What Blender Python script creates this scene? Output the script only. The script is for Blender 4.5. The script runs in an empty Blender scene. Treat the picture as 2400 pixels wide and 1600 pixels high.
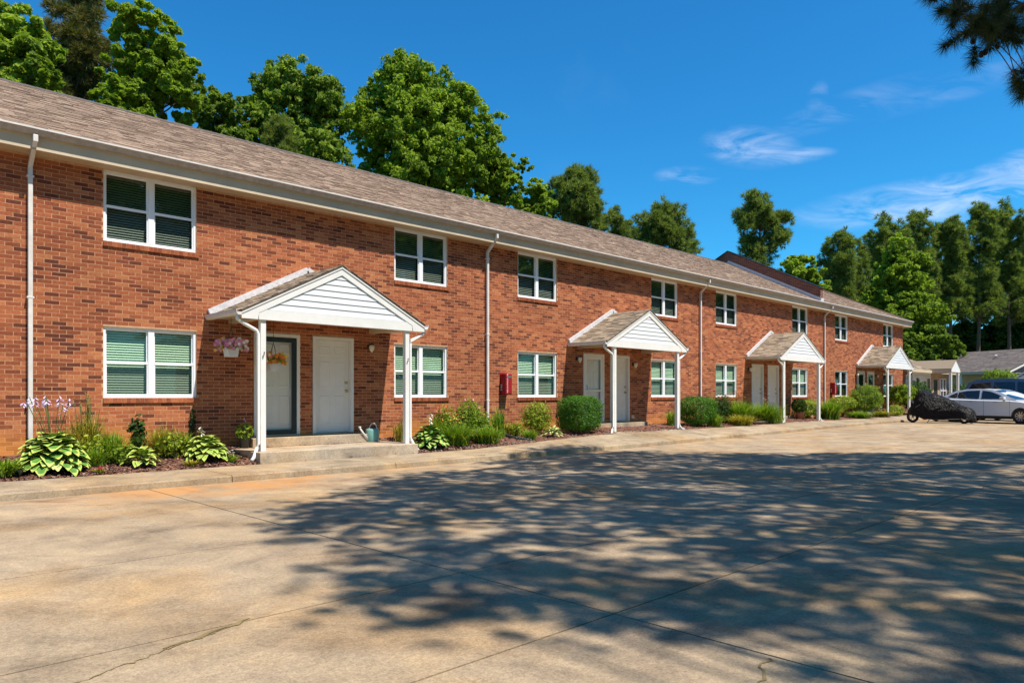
import bpy, math, random
import numpy as np
from mathutils import Vector, noise, Matrix
R = math.radians
rng = np.random.default_rng(7); random.seed(7)
sc = bpy.context.scene
col = sc.collection
# ------------------------------------------------------------------ camera
CAMZ, D, YAW = 1.32, 13.86, R(44.5)
cam = bpy.data.objects.new('camera', bpy.data.cameras.new('camera')); col.objects.link(cam)
cam.location = (0, -D, CAMZ); cam.rotation_euler = (R(90), 0, -YAW)
cam.data.sensor_width = 36; cam.data.lens = 25.5; cam.data.shift_y = 128/2400
cam.data.clip_start = .05; cam.data.clip_end = 2000
sc.camera = cam
# ------------------------------------------------------------------ sky, sun, exposure
SUNV = Vector((.25, -1, 1.88)).normalized()
w = bpy.data.worlds.new("World"); sc.world = w; w.use_nodes = True
nt = w.node_tree; nd = nt.nodes; lk = nt.links
for n in list(nd): nd.remove(n)
def N(t, **k):
    n = nd.new(t)
    for a, b in k.items(): setattr(n, a, b)
    return n
sky = N('ShaderNodeTexSky', sky_type='NISHITA'); sky.sun_disc = False
sky.sun_elevation = math.asin(SUNV.z); sky.sun_rotation = math.atan2(SUNV.x, SUNV.y)
sky.altitude = 200; sky.air_density = 1.0; sky.dust_density = .25; sky.ozone_density = 3.0
hs = N('ShaderNodeHueSaturation'); hs.inputs['Saturation'].default_value = 1.22; hs.inputs['Value'].default_value = 1.15
lk.new(sky.outputs[0], hs.inputs['Color'])
sg_ = N('ShaderNodeMixRGB', blend_type='MULTIPLY'); sg_.inputs[0].default_value = 1; sg_.inputs[2].default_value = (.30, 1.02, 1.22, 1); lk.new(hs.outputs[0], sg_.inputs[1])
tc = N('ShaderNodeTexCoord')
def vdot(v):
    n = N('ShaderNodeVectorMath', operation='DOT_PRODUCT'); n.inputs[1].default_value = v
    lk.new(tc.outputs['Generated'], n.inputs[0]); return n.outputs['Value']
def ma(op, a, b=None, c=None, clamp=False):
    n = N('ShaderNodeMath', operation=op); n.use_clamp = clamp
    for i, x in enumerate((a, b, c)):
        if x is None: continue
        if isinstance(x, (int, float)): n.inputs[i].default_value = x
        else: lk.new(x, n.inputs[i])
    return n.outputs[0]
F = (math.sin(YAW), math.cos(YAW), 0); RT = (math.cos(YAW), -math.sin(YAW), 0)
# cirrus bank over the eastern tree line, laid out by compass direction
fz = ma('MAXIMUM', vdot(F), .02)
u = ma('DIVIDE', vdot(RT), fz); v = ma('DIVIDE', vdot((0, 0, 1)), fz)
cb = N('ShaderNodeCombineXYZ'); lk.new(u, cb.inputs[0]); lk.new(v, cb.inputs[1])
mp = N('ShaderNodeMapping'); mp.inputs['Rotation'].default_value = (0, 0, R(-14)); mp.inputs['Scale'].default_value = (2.6, 9.0, 1)
lk.new(cb.outputs[0], mp.inputs[0])
nz = N('ShaderNodeTexNoise'); nz.inputs['Scale'].default_value = 3.6; nz.inputs['Detail'].default_value = 9
nz.inputs['Roughness'].default_value = .62; nz.inputs['Distortion'].default_value = .9
lk.new(mp.outputs[0], nz.inputs['Vector'])
def spot(cu, cv, ru, rv, rot=0.0):
    du = ma('SUBTRACT', u, cu); dv = ma('SUBTRACT', v, cv)
    c, s_ = math.cos(rot), math.sin(rot)
    a = ma('DIVIDE', ma('ADD', ma('MULTIPLY', du, c), ma('MULTIPLY', dv, s_)), ru)
    b = ma('DIVIDE', ma('SUBTRACT', ma('MULTIPLY', dv, c), ma('MULTIPLY', du, s_)), rv)
    return ma('SUBTRACT', 1, ma('ADD', ma('MULTIPLY', a, a), ma('MULTIPLY', b, b)), clamp=True)
def px2u(x, y): return (x-1200)/1700, (928-y)/1700
tot = None
for (x, y, rx, ry, ro, st) in [(2300, 458, 480, 66, .12, 1.0), (2430, 410, 240, 75, .3, 1.0), (1760, 345, 130, 55, -.06, .75), (1850, 368, 120, 22, .12, .7), (1610, 412, 85, 26, 0, .6),
                               (1990, 250, 230, 40, .35, .3), (2250, 200, 260, 40, .3, .25), (2330, 700, 420, 180, 0, .8), (1915, 230, 26, 46, -.4, .35)]:
    cu, cv = px2u(x, y)
    m = ma('MULTIPLY', spot(cu, cv, rx/1700, ry/1700, ro), st)
    tot = m if tot is None else ma('MAXIMUM', tot, m)
cl = ma('MULTIPLY', ma('POWER', tot, 1.15), ma('MULTIPLY', ma('SUBTRACT', nz.outputs['Fac'], .40), 3.2, clamp=True), clamp=True)
vt = N('ShaderNodeTexNoise'); vt.inputs['Scale'].default_value = 3; vt.inputs['Detail'].default_value = 6   # thin veil elsewhere
lk.new(tc.outputs['Generated'], vt.inputs['Vector'])
veil = ma('MULTIPLY', ma('SUBTRACT', vt.outputs['Fac'], .55, clamp=True), .35)
cl = ma('MAXIMUM', cl, veil)
mixc = N('ShaderNodeMixRGB'); lk.new(ma('MULTIPLY', cl, .62), mixc.inputs[0]); lk.new(sg_.outputs[0], mixc.inputs[1])
mixc.inputs[2].default_value = (8.0, 8.6, 10.2, 1)
bg = N('ShaderNodeBackground'); bg.inputs[1].default_value = .078
lk.new(mixc.outputs[0], bg.inputs[0])
ow = N('ShaderNodeOutputWorld'); lk.new(bg.outputs[0], ow.inputs[0])
sun = bpy.data.lights.new('sun', 'SUN'); sun.energy = 4.6; sun.angle = R(.55); sun.color = (1, .93, .82)
so = bpy.data.objects.new('sun', sun); col.objects.link(so)
so.rotation_euler = (-SUNV).to_track_quat('-Z', 'Y').to_euler(); so.location = (0, -40, 60)
sc.view_settings.view_transform = 'Standard'; sc.view_settings.look = 'None'
sc.view_settings.exposure = .70; sc.view_settings.gamma = 1
sc.render.engine = 'CYCLES'; sc.cycles.max_bounces = 6; sc.cycles.transparent_max_bounces = 8

# ------------------------------------------------------------------ materials
class NB:
    def __init__(s, name):
        s.m = bpy.data.materials.new(name); s.m.use_nodes = True
        s.t = s.m.node_tree; s.b = s.t.nodes['Principled BSDF']; s.o = s.t.nodes['Material Output']
    def n(s, t, **k):
        x = s.t.nodes.new(t)
        for a, b in k.items(): setattr(x, a, b)
        return x
    def l(s, a, b): s.t.links.new(a, b)
    def noise(s, scale, detail=4, rough=.55, vec=None, dist=0):
        x = s.n('ShaderNodeTexNoise'); x.inputs['Scale'].default_value = scale; x.inputs['Detail'].default_value = detail
        x.inputs['Roughness'].default_value = rough; x.inputs['Distortion'].default_value = dist
        if vec is not None: s.l(vec, x.inputs['Vector'])
        return x.outputs['Fac']
    def pos(s): return s.n('ShaderNodeNewGeometry').outputs['Position']
    def sep(s, v):
        x = s.n('ShaderNodeSeparateXYZ'); s.l(v, x.inputs[0]); return x.outputs
    def math(s, op, a, b=None, clamp=False):
        x = s.n('ShaderNodeMath', operation=op); x.use_clamp = clamp
        for i, q in enumerate((a, b)):
            if q is None: continue
            if isinstance(q, (int, float)): x.inputs[i].default_value = q
            else: s.l(q, x.inputs[i])
        return x.outputs[0]
    def ramp(s, fac, stops, interp='LINEAR'):
        x = s.n('ShaderNodeValToRGB'); x.color_ramp.interpolation = interp
        e = x.color_ramp.elements
        while len(e) < len(stops): e.new(.5)
        for q, (p, c) in zip(e, stops): q.position = p; q.color = (*c, 1) if len(c) == 3 else c
        s.l(fac, x.inputs[0]); return x.outputs[0]
    def mix(s, fac, a, b, mode='MIX'):
        x = s.n('ShaderNodeMixRGB', blend_type=mode)
        for i, q in enumerate((fac, a, b)):
            if isinstance(q, (int, float)): x.inputs[i].default_value = q
            elif isinstance(q, tuple): x.inputs[i].default_value = (*q, 1) if len(q) == 3 else q
            else: s.l(q, x.inputs[i])
        return x.outputs[0]
    def bump(s, h, dist=.01, strength=.6):
        x = s.n('ShaderNodeBump'); x.inputs['Distance'].default_value = dist; x.inputs['Strength'].default_value = strength
        s.l(h, x.inputs['Height']); s.l(x.outputs[0], s.b.inputs['Normal'])
    def set(s, **k):
        for a, v_ in k.items():
            i = s.b.inputs[a.replace('_', ' ')]
            if hasattr(v_, 'is_linked'): s.l(v_, i)
            else: i.default_value = (*v_, 1) if isinstance(v_, tuple) else v_
        return s
    def tint(s):
        x = s.n('ShaderNodeAttribute'); x.attribute_name = 'tint'; return x.outputs['Fac']
MAT = {}
def plain(name, c, rough=.6, nscale=0, namt=.15, bump=0, metal=0, wear=None, spec=.4):
    q = NB(name); colr = None
    if nscale:
        f = q.noise(nscale, 5, .6, q.pos())
        lo = tuple(x*(1-namt) for x in c); hi = tuple(min(1, x*(1+namt*.6)) for x in c)
        colr = q.ramp(f, [(.3, lo), (.7, hi)])
        if wear:
            g = q.noise(nscale*3.1, 8, .7, q.pos())
            colr = q.mix(q.math('MULTIPLY', q.math('SUBTRACT', g, .56, True), wear[1], True), colr, wear[0])
        q.set(Base_Color=colr)
        if bump: q.bump(f, bump)
    else: q.set(Base_Color=c)
    q.set(Roughness=rough, Metallic=metal); q.b.inputs['Specular IOR Level'].default_value = spec
    MAT[name] = q.m; return q.m
def tinted(name, stops, rough=.85, nscale=0, namt=.12, bump=0, transl=0, spec=.3):
    q = NB(name); c = q.ramp(q.tint(), stops)
    if nscale:
        f = q.noise(nscale, 4, .6, q.pos())
        c = q.mix(1.0, c, q.ramp(f, [(.25, (1-namt,)*3), (.75, (1+namt,)*3)]), 'MULTIPLY')
        if bump: q.bump(f, bump)
    q.set(Base_Color=c, Roughness=rough); q.b.inputs['Specular IOR Level'].default_value = spec
    if transl:
        tr = q.n('ShaderNodeBsdfTranslucent'); q.l(q.mix(1.0, c, (1.25, 1.35, .55), 'MULTIPLY'), tr.inputs[0])
        mx = q.n('ShaderNodeMixShader'); mx.inputs[0].default_value = transl
        q.l(q.b.outputs[0], mx.inputs[1]); q.l(tr.outputs[0], mx.inputs[2]); q.l(mx.outputs[0], q.o.inputs[0])
    MAT[name] = q.m; return q.m
def claystain(q, c, amt=.8):      # red clay splashed on the foot of the wall
    p = q.pos(); s_ = q.sep(p)
    f = q.noise(.8, 5, .6, p)
    lim = q.math('ADD', q.math('MULTIPLY', f, 1.0), .25)
    k = q.math('DIVIDE', q.math('SUBTRACT', lim, s_[2]), .38, True)
    return q.mix(q.math('MULTIPLY', k, amt), c, q.mix(.62, c, (.72, .30, .05)))
def brickmat():
    q = NB('red_brick'); t = q.tint()
    c = q.ramp(t, [(0, (.13, .038, .022)), (.14, (.19, .05, .026)), (.24, (.23, .063, .030)), (.5, (.32, .092, .040)), (.8, (.40, .126, .053)), (1, (.46, .175, .075))])
    p = q.pos()
    f = q.noise(24, 6, .75, p); g = q.noise(.45, 3, .5, p)
    c = q.mix(1.0, c, q.ramp(f, [(.25, (.62,)*3), (.75, (1.32,)*3)]), 'MULTIPLY')
    c = q.mix(1.0, c, q.ramp(g, [(.3, (.74, .71, .70)), (.5, (.97, .96, .95)), (.7, (1.14, 1.12, 1.06))]), 'MULTIPLY')
    c = claystain(q, c, .75)
    q.set(Base_Color=c, Roughness=.9); q.b.inputs['Specular IOR Level'].default_value = .2; q.bump(f, .004)
    MAT['brick'] = q.m
    q = NB('mortar'); p = q.pos()
    c = q.ramp(q.noise(9, 5, .6, p), [(.3, (.42, .225, .125)), (.7, (.62, .37, .22))])
    q.set(Base_Color=claystain(q, c, .9), Roughness=.95); MAT['mortar'] = q.m
brickmat()
def farbrick():
    q = NB('far_brick'); p = q.pos(); s_ = q.sep(p)
    cx = q.n('ShaderNodeCombineXYZ'); q.l(q.math('ADD', s_[0], s_[1]), cx.inputs[0]); q.l(s_[2], cx.inputs[1])
    b = q.n('ShaderNodeTexBrick'); b.inputs['Scale'].default_value = 1; b.inputs['Brick Width'].default_value = .213; b.inputs['Row Height'].default_value = .068
    b.inputs['Mortar Size'].default_value = .006; b.inputs['Color1'].default_value = (.22, .07, .045, 1); b.inputs['Color2'].default_value = (.10, .035, .028, 1)
    b.inputs['Mortar'].default_value = (.3, .19, .13, 1); b.inputs['Bias'].default_value = -.1
    q.l(cx.outputs[0], b.inputs['Vector']); q.set(Base_Color=b.outputs[0], Roughness=.9); MAT['far_brick'] = q.m
    q = NB('tan_brick'); p = q.pos(); s_ = q.sep(p)
    cx = q.n('ShaderNodeCombineXYZ'); q.l(q.math('ADD', s_[0], s_[1]), cx.inputs[0]); q.l(s_[2], cx.inputs[1])
    b = q.n('ShaderNodeTexBrick'); b.inputs['Scale'].default_value = 1; b.inputs['Brick Width'].default_value = .213; b.inputs['Row Height'].default_value = .068
    b.inputs['Mortar Size'].default_value = .006; b.inputs['Color1'].default_value = (.42, .28, .19, 1); b.inputs['Color2'].default_value = (.3, .19, .13, 1)
    b.inputs['Mortar'].default_value = (.5, .42, .34, 1)
    q.l(cx.outputs[0], b.inputs['Vector']); q.set(Base_Color=b.outputs[0], Roughness=.9); MAT['tan_brick'] = q.m
farbrick()
tinted('shingle', [(0, (.165, .11, .075)), (.4, (.245, .168, .118)), (.75, (.285, .20, .142)), (1, (.34, .245, .178))], .95, 30, .18, .004)
tinted('porch_shingle', [(0, (.14, .105, .075)), (.5, (.24, .185, .13)), (1, (.36, .28, .2))], .95, 24, .2, .004)
tinted('grey_shingle', [(0, (.105, .086, .078)), (1, (.165, .138, .125))], .95, 3, .25)
plain('roof_dark', (.10, .085, .075), .9)
plain('white_paint', (.74, .73, .70), .5, 3.0, .06, wear=((.50, .44, .36), .9))
plain('gutter_white', (.66, .62, .58), .4, 6, .12, wear=((.35, .3, .26), 1.5))
plain('gutter_shaded_worn', (.42, .38, .36), .6, 9, .25, wear=((.2, .17, .15), 3))  # underside shade painted in as a darker grey, with mottled wear on top
plain('soffit_beige', (.56, .46, .33), .6, 2.2, .12, wear=((.42, .30, .17), 2.0))
plain('flashing', (.62, .60, .62), .6, 14, .2, wear=((.30, .26, .25), 4), bump=.01)
plain('vinyl', (.80, .81, .84), .35)
plain('siding', (.70, .72, .74), .45, 4, .04)
plain('door_white', (.74, .70, .66), .45, 4, .05)
plain('storm_black', (.018, .018, .02), .35)
plain('brass', (.55, .42, .2), .3, metal=1)
plain('lamp_dark', (.05, .04, .03), .4, metal=.6)
plain('frosted', (.75, .68, .5), .3)
plain('red_enamel', (.30, .008, .016), .35)
plain('lettering_white', (.8, .8, .8), .5)
plain('black_plastic', (.02, .02, .022), .5, 20, .3)
plain('rubber', (.02, .02, .02), .8)
plain('grey_metal', (.3, .3, .3), .4, metal=.8)
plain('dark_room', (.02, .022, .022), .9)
plain('blind', (.74, .78, .74), .5)
plain('can_green', (.17, .36, .31), .4)
plain('pot_dark', (.05, .06, .06), .5)
plain('pot_clay', (.4, .17, .1), .8)
plain('bark', (.10, .07, .05), .95, 9, .4, .02)
plain('pine_bark', (.13, .085, .06), .95, 12, .4, .02)
plain('cone', (.03, .018, .014), .9)
plain('stem', (.12, .16, .04), .8)
plain('joint_dark', (.075, .06, .045), .95, 6, .3)
plain('crack_dirt', (.22, .16, .07), .95, 5, .4)
plain('pebble', (.30, .25, .2), .9)
plain('car_white', (.62, .65, .70), .22, spec=.6)
plain('car_blue', (.07, .12, .20), .25, metal=.2, spec=.6)
plain('car_glass', (.012, .02, .025), .04, spec=.8)
plain('car_trim', (.03, .03, .03), .4)
plain('alloy', (.5, .5, .52), .3, metal=.9)
plain('blue_grey_siding', (.15, .18, .22), .7, 3, .08)
plain('cream_wall', (.62, .52, .42), .8, 2, .1)
plain('pale_grey', (.42, .44, .46), .8, 2, .1)
plain('clay_red', (.35, .1, .05), .8)
for nm, c in [('petal_pink', (.75, .3, .42)), ('petal_yellow', (.85, .55, .1)), ('petal_orange', (.75, .22, .03)), ('petal_lilac', (.62, .52, .8)), ('petal_white', (.85, .8, .75)), ('petal_purple', (.25, .05, .22)), ('petal_red', (.6, .03, .05))]:
    plain(nm, c, .7)
GR = [(0, (.022, .055, .010)), (.5, (.055, .125, .018)), (1, (.115, .215, .030))]
tinted('leaf_mid', [(0, (.06, .10, .018)), (.5, (.17, .25, .036)), (1, (.30, .38, .055))], .7, transl=.44, spec=.15)
tinted('leaf_lush', [(0, (.075, .125, .016)), (.5, (.225, .315, .034)), (1, (.38, .47, .06))], .7, transl=.46, spec=.15)
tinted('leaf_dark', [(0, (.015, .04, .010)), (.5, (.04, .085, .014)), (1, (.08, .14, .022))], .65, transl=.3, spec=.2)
tinted('leaf_yellow', [(0, (.10, .15, .012)), (.5, (.24, .31, .02)), (1, (.42, .44, .04))], .5, transl=.3)
tinted('leaf_box', [(0, (.022, .075, .008)), (.5, (.07, .19, .014)), (1, (.17, .34, .025))], .6, transl=.3, spec=.25)
tinted('needle', [(0, (.075, .11, .032)), (.5, (.17, .22, .055)), (1, (.30, .35, .09))], .7, transl=.4, spec=.12)
tinted('needle_olive', [(0, (.07, .07, .016)), (.5, (.14, .13, .03)), (1, (.22, .20, .045))], .6, transl=.2)
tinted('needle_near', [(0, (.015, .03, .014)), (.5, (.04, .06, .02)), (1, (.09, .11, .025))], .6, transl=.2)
tinted('grass_blade', [(0, (.07, .16, .015)), (.5, (.18, .31, .025)), (1, (.36, .42, .04))], .6, transl=.25)
tinted('dry_blade', [(0, (.14, .18, .02)), (.5, (.34, .31, .04)), (1, (.5, .36, .06))], .7, transl=.25)
plain('hosta_green', (.10, .24, .035), .5, 12, .3)
plain('hosta_edge', (.42, .50, .10), .5, 10, .2)
plain('hosta_lime', (.28, .40, .06), .5, 10, .2)
plain('hosta_cream', (.55, .56, .25), .5)
tinted('mulch', [(0, (.07, .03, .022)), (.5, (.17, .075, .05)), (1, (.36, .2, .13))], .95)
def grounds():
    q = NB('mulch_bed'); p = q.pos()
    f = q.noise(38, 6, .7, p); g = q.noise(3, 4, .6, p)
    c = q.ramp(f, [(.3, (.06, .025, .02)), (.55, (.17, .072, .048)), (.75, (.34, .18, .11))])
    c = q.mix(q.math('MULTIPLY', q.math('SUBTRACT', g, .55, True), 5, True), c, (.30, .14, .055))
    q.set(Base_Color=c, Roughness=.97); q.bump(f, .03, .9); MAT['mulch_bed'] = q.m
    def conc(name, a, b, stain):
        q = NB(name); p = q.pos(); s_ = q.sep(p)
        big = q.noise(.28, 6, .62, p, .6); mid = q.noise(1.5, 8, .68, p, .5); fine = q.noise(34, 4, .8, p); spk = q.noise(85, 2, .6, p)
        c = q.ramp(big, [(.28, a), (.72, b)])
        c = q.mix(1.0, c, q.ramp(mid, [(.30, (.55, .54, .55)), (.43, (.82, .81, .81)), (.55, (1.02, 1.01, .99)), (.70, (1.24, 1.20, 1.10))]), 'MULTIPLY')
        c = q.mix(1.0, c, q.ramp(fine, [(.30, (.70, .70, .70)), (.70, (1.24, 1.24, 1.24))]), 'MULTIPLY')
        c = q.mix(1.0, c, q.ramp(spk, [(.3, (.8, .78, .76)), (.6, (1.06, 1.06, 1.06))]), 'MULTIPLY')
        # red clay washed out along the kerb, tyre grime
        n1 = q.noise(1.1, 6, .65, p, 1.0)
        kx = q.math('SUBTRACT', 1, q.math('ABSOLUTE', q.math('DIVIDE', q.math('SUBTRACT', s_[0], 4.4), 2.6)), True)
        ky = q.math('SUBTRACT', 1, q.math('DIVIDE', q.math('ABSOLUTE', q.math('ADD', s_[1], 3.0)), 1.5), True)
        k = q.math('MULTIPLY', q.math('MULTIPLY', kx, ky), 3.0, True)
        allk = q.math('MULTIPLY', q.math('SUBTRACT', 1, q.math('DIVIDE', q.math('ABSOLUTE', q.math('ADD', s_[1], 2.95)), .28), True), .55)
        k = q.math('MAXIMUM', k, allk)
        k = q.math('MULTIPLY', k, q.math('MULTIPLY', q.math('SUBTRACT', n1, .36), 4.5, True))
        c = q.mix(q.math('MULTIPLY', k, stain), c, (.46, .235, .09))
        wide = q.noise(.5, 4, .6, p, .4)
        c = q.mix(q.math('MULTIPLY', q.math('SUBTRACT', wide, .47, True), 3.4, True), c, q.mix(1.0, c, (1.10, .90, .62), 'MULTIPLY'))
        gr = q.noise(.75, 5, .7, p, 1.5)
        c = q.mix(q.math('MULTIPLY', q.math('SUBTRACT', gr, .52, True), 3.6, True), c, q.mix(1.0, c, (.56, .55, .57), 'MULTIPLY'))
        q.set(Base_Color=c, Roughness=.93); q.b.inputs['Specular IOR Level'].default_value = .25
        q.bump(q.math('ADD', q.math('MULTIPLY', fine, .6), spk), .004, .7); MAT[name] = q.m
    conc('concrete', (.30, .225, .145), (.43, .335, .228), .85)
    conc('walk_concrete', (.30, .235, .155), (.40, .32, .225), .1)
    conc('step_concrete', (.36, .30, .235), (.48, .40, .31), .0)
    q = NB('lawn'); p = q.pos(); c = q.ramp(q.noise(2.5, 8, .7, p), [(.3, (.05, .07, .02)), (.7, (.13, .15, .05))])
    q.set(Base_Color=c, Roughness=.95); MAT['lawn'] = q.m
    q = NB('worn_paint'); p = q.pos()
    tr = q.n('ShaderNodeBsdfTransparent'); mx = q.n('ShaderNodeMixShader')
    q.set(Base_Color=(.52, .46, .37), Roughness=.9)
    q.l(q.math('MULTIPLY', q.math('SUBTRACT', q.noise(5, 9, .8, p), .48, True), 2.2, True), mx.inputs[0])
    q.l(tr.outputs[0], mx.inputs[1]); q.l(q.b.outputs[0], mx.inputs[2]); q.l(mx.outputs[0], q.o.inputs[0]); MAT['worn_paint'] = q.m
grounds()
def glassmat(name, tintc, refl):
    q = NB(name); q.t.nodes.remove(q.b)
    tr = q.n('ShaderNodeBsdfTransparent'); tr.inputs[0].default_value = (*tintc, 1)
    gl = q.n('ShaderNodeBsdfGlossy'); gl.inputs[0].default_value = (.95, 1, .97, 1); gl.inputs['Roughness'].default_value = .015
    f = q.noise(2.2, 2, .5, q.pos()); bp = q.n('ShaderNodeBump'); bp.inputs['Distance'].default_value = .002; bp.inputs['Strength'].default_value = .25
    q.l(f, bp.inputs['Height']); q.l(bp.outputs[0], gl.inputs['Normal'])
    ge = q.n('ShaderNodeNewGeometry'); vd_ = q.n('ShaderNodeVectorMath', operation='DOT_PRODUCT'); q.l(ge.outputs['Normal'], vd_.inputs[0]); q.l(ge.outputs['Incoming'], vd_.inputs[1])
    k = q.math('ADD', q.math('POWER', q.math('SUBTRACT', 1, q.math('ABSOLUTE', vd_.outputs['Value'])), 5), .05+refl, True)
    mx = q.n('ShaderNodeMixShader'); q.l(k, mx.inputs[0]); q.l(tr.outputs[0], mx.inputs[1]); q.l(gl.outputs[0], mx.inputs[2])
    q.l(mx.outputs[0], q.o.inputs[0]); MAT[name] = q.m
glassmat('pane_clear', (.74, .88, .74), -.01)
glassmat('pane_screened', (.52, .58, .51), -.02)
glassmat('pane_dark', (.16, .19, .18), .0)
glassmat('storm_glass', (.92, .93, .92), -.04)
glassmat('pane_upper', (.30, .42, .33), .09)
glassmat('pane_upper_screened', (.44, .48, .44), -.01)

# ------------------------------------------------------------------ mesh helpers
def mesh_np(name, V, Fc, mats, tint=None, mi=None, smooth=False):
    """V (n,3) float, Fc (m,k) int with k = 3 or 4"""
    me = bpy.data.meshes.new(name); V = np.asarray(V, np.float32); Fc = np.asarray(Fc, np.int32)
    m, k = Fc.shape
    me.vertices.add(len(V)); me.vertices.foreach_set('co', V.ravel())
    me.loops.add(m*k); me.loops.foreach_set('vertex_index', Fc.ravel())
    me.polygons.add(m); me.polygons.foreach_set('loop_start', np.arange(0, m*k, k, dtype=np.int32))
    me.polygons.foreach_set('loop_total', np.full(m, k, np.int32))
    if mi is not None: me.polygons.foreach_set('material_index', np.asarray(mi, np.int32))
    me.polygons.foreach_set('use_smooth', np.full(m, bool(smooth)))
    if tint is not None:
        a = me.attributes.new('tint', 'FLOAT', 'POINT'); a.data.foreach_set('value', np.asarray(tint, np.float32))
    for q in mats: me.materials.append(MAT[q])
    me.update(calc_edges=True); return me
def link(name, me, parent=None, loc=(0, 0, 0), rot=(0, 0, 0), kind=None):
    o = bpy.data.objects.new(name, me); col.objects.link(o); o.location = loc; o.rotation_euler = rot
    if parent: o.parent = parent
    if kind: o['kind'] = kind
    return o
class MB:
    def __init__(s): s.v = []; s.f = []; s.mi = []; s.t = []; s.cur = 0; s.tn = .5
    def pts(s, P): 
        b = len(s.v); s.v += [tuple(p) for p in P]; s.t += [s.tn]*len(P); return b
    def face(s, *i): s.f.append(i); s.mi.append(s.cur)
    def quad(s, *P): b = s.pts(P); s.face(*range(b, b+len(P)))
    def box(s, x0, x1, y0, y1, z0, z1):
        b = s.pts([(x0, y0, z0), (x1, y0, z0), (x1, y1, z0), (x0, y1, z0), (x0, y0, z1), (x1, y0, z1), (x1, y1, z1), (x0, y1, z1)])
        for q in ((0, 3, 2, 1), (4, 5, 6, 7), (0, 1, 5, 4), (1, 2, 6, 5), (2, 3, 7, 6), (3, 0, 4, 7)): s.face(*[b+i for i in q])
        return s
    def bar(s, a, b, wx, wz, up=(0, 0, 1)):
        a, b = Vector(a), Vector(b); d = (b-a).normalized(); up = Vector(up)
        sx = d.cross(up).normalized()*wx/2; sz = sx.cross(d).normalized()*wz/2
        P = [a-sx-sz, a+sx-sz, a+sx+sz, a-sx+sz, b-sx-sz, b+sx-sz, b+sx+sz, b-sx+sz]
        k = s.pts(P)
        for q in ((0, 1, 2, 3), (7, 6, 5, 4), (0, 4, 5, 1), (1, 5, 6, 2), (2, 6, 7, 3), (3, 7, 4, 0)): s.face(*[k+i for i in q])
        return s
    def tube(s, P, r, n=8, cap=True):
        P = [Vector(p) for p in P]; rs = r if isinstance(r, (list, tuple)) else [r]*len(P); base = []
        ref = Vector((0, 0, 1))
        for i, p in enumerate(P):
            d = (P[min(i+1, len(P)-1)]-P[max(i-1, 0)]).normalized()
            if abs(d.dot(ref)) > .95: ref2 = Vector((1, 0, 0))
            else: ref2 = ref
            a = d.cross(ref2).normalized(); b = d.cross(a)
            base.append(s.pts([p+(a*math.cos(t)+b*math.sin(t))*rs[i] for t in [2*math.pi*j/n for j in range(n)]]))
        for i in range(len(P)-1):
            for j in range(n): s.face(base[i]+j, base[i]+(j+1) % n, base[i+1]+(j+1) % n, base[i+1]+j)
        if cap: s.face(*[base[0]+j for j in range(n)][::-1]); s.face(*[base[-1]+j for j in range(n)])
        return s
    def lathe(s, prof, c=(0, 0, 0), n=16, axis='Z'):
        base = []
        for (r, h) in prof:
            P = []
            for j in range(n):
                t = 2*math.pi*j/n; a, b = r*math.cos(t), r*math.sin(t)
                P.append((c[0]+a, c[1]+b, c[2]+h) if axis == 'Z' else ((c[0]+h, c[1]+a, c[2]+b) if axis == 'X' else (c[0]+a, c[1]+h, c[2]+b)))
            base.append(s.pts(P))
        for i in range(len(prof)-1):
            for j in range(n): s.face(base[i]+j, base[i]+(j+1) % n, base[i+1]+(j+1) % n, base[i+1]+j)
        return s
    def prism(s, poly, a0, a1, axis='Y'):
        f = {'Y': lambda p, a: (p[0], a, p[1]), 'X': lambda p, a: (a, p[0], p[1]), 'Z': lambda p, a: (p[0], p[1], a)}[axis]
        b = s.pts([f(p, a0) for p in poly]); c = s.pts([f(p, a1) for p in poly]); n = len(poly)
        for j in range(n): s.face(b+j, b+(j+1) % n, c+(j+1) % n, c+j)
        s.face(*[b+j for j in range(n)][::-1]); s.face(*[c+j for j in range(n)]); return s
    def mesh(s, name, mats, smooth=False):
        if isinstance(mats, str): mats = [mats]
        me = bpy.data.meshes.new(name); me.from_pydata(s.v, [], s.f)
        me.polygons.foreach_set('material_index', s.mi)
        if smooth: me.polygons.foreach_set('use_smooth', [True]*len(s.f))
        a = me.attributes.new('tint', 'FLOAT', 'POINT'); a.data.foreach_set('value', s.t)
        for q in mats: me.materials.append(MAT[q])
        me.update(); return me
    def build(s, name, mats, parent=None, loc=(0, 0, 0), rot=(0, 0, 0), smooth=False, bevel=0, kind=None):
        o = link(name, s.mesh(name, mats, smooth), parent, loc, rot, kind)
        if bevel:
            b = o.modifiers.new('bevel', 'BEVEL'); b.width = bevel; b.segments = 2; b.limit_method = 'ANGLE'
        return o
def box(*a): return MB().box(*a)
def thing(name, label, cat, loc=(0, 0, 0), rz=0, group=None):
    o = bpy.data.objects.new(name, None); col.objects.link(o); o.location = loc; o.rotation_euler = (0, 0, rz)
    o['label'] = label; o['category'] = cat
    if group: o['group'] = group
    return o
def tag(o, label, cat, group=None):
    o['label'] = label; o['category'] = cat
    if group: o['group'] = group
    return o
def struct(o): o['kind'] = 'structure'; return o
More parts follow.
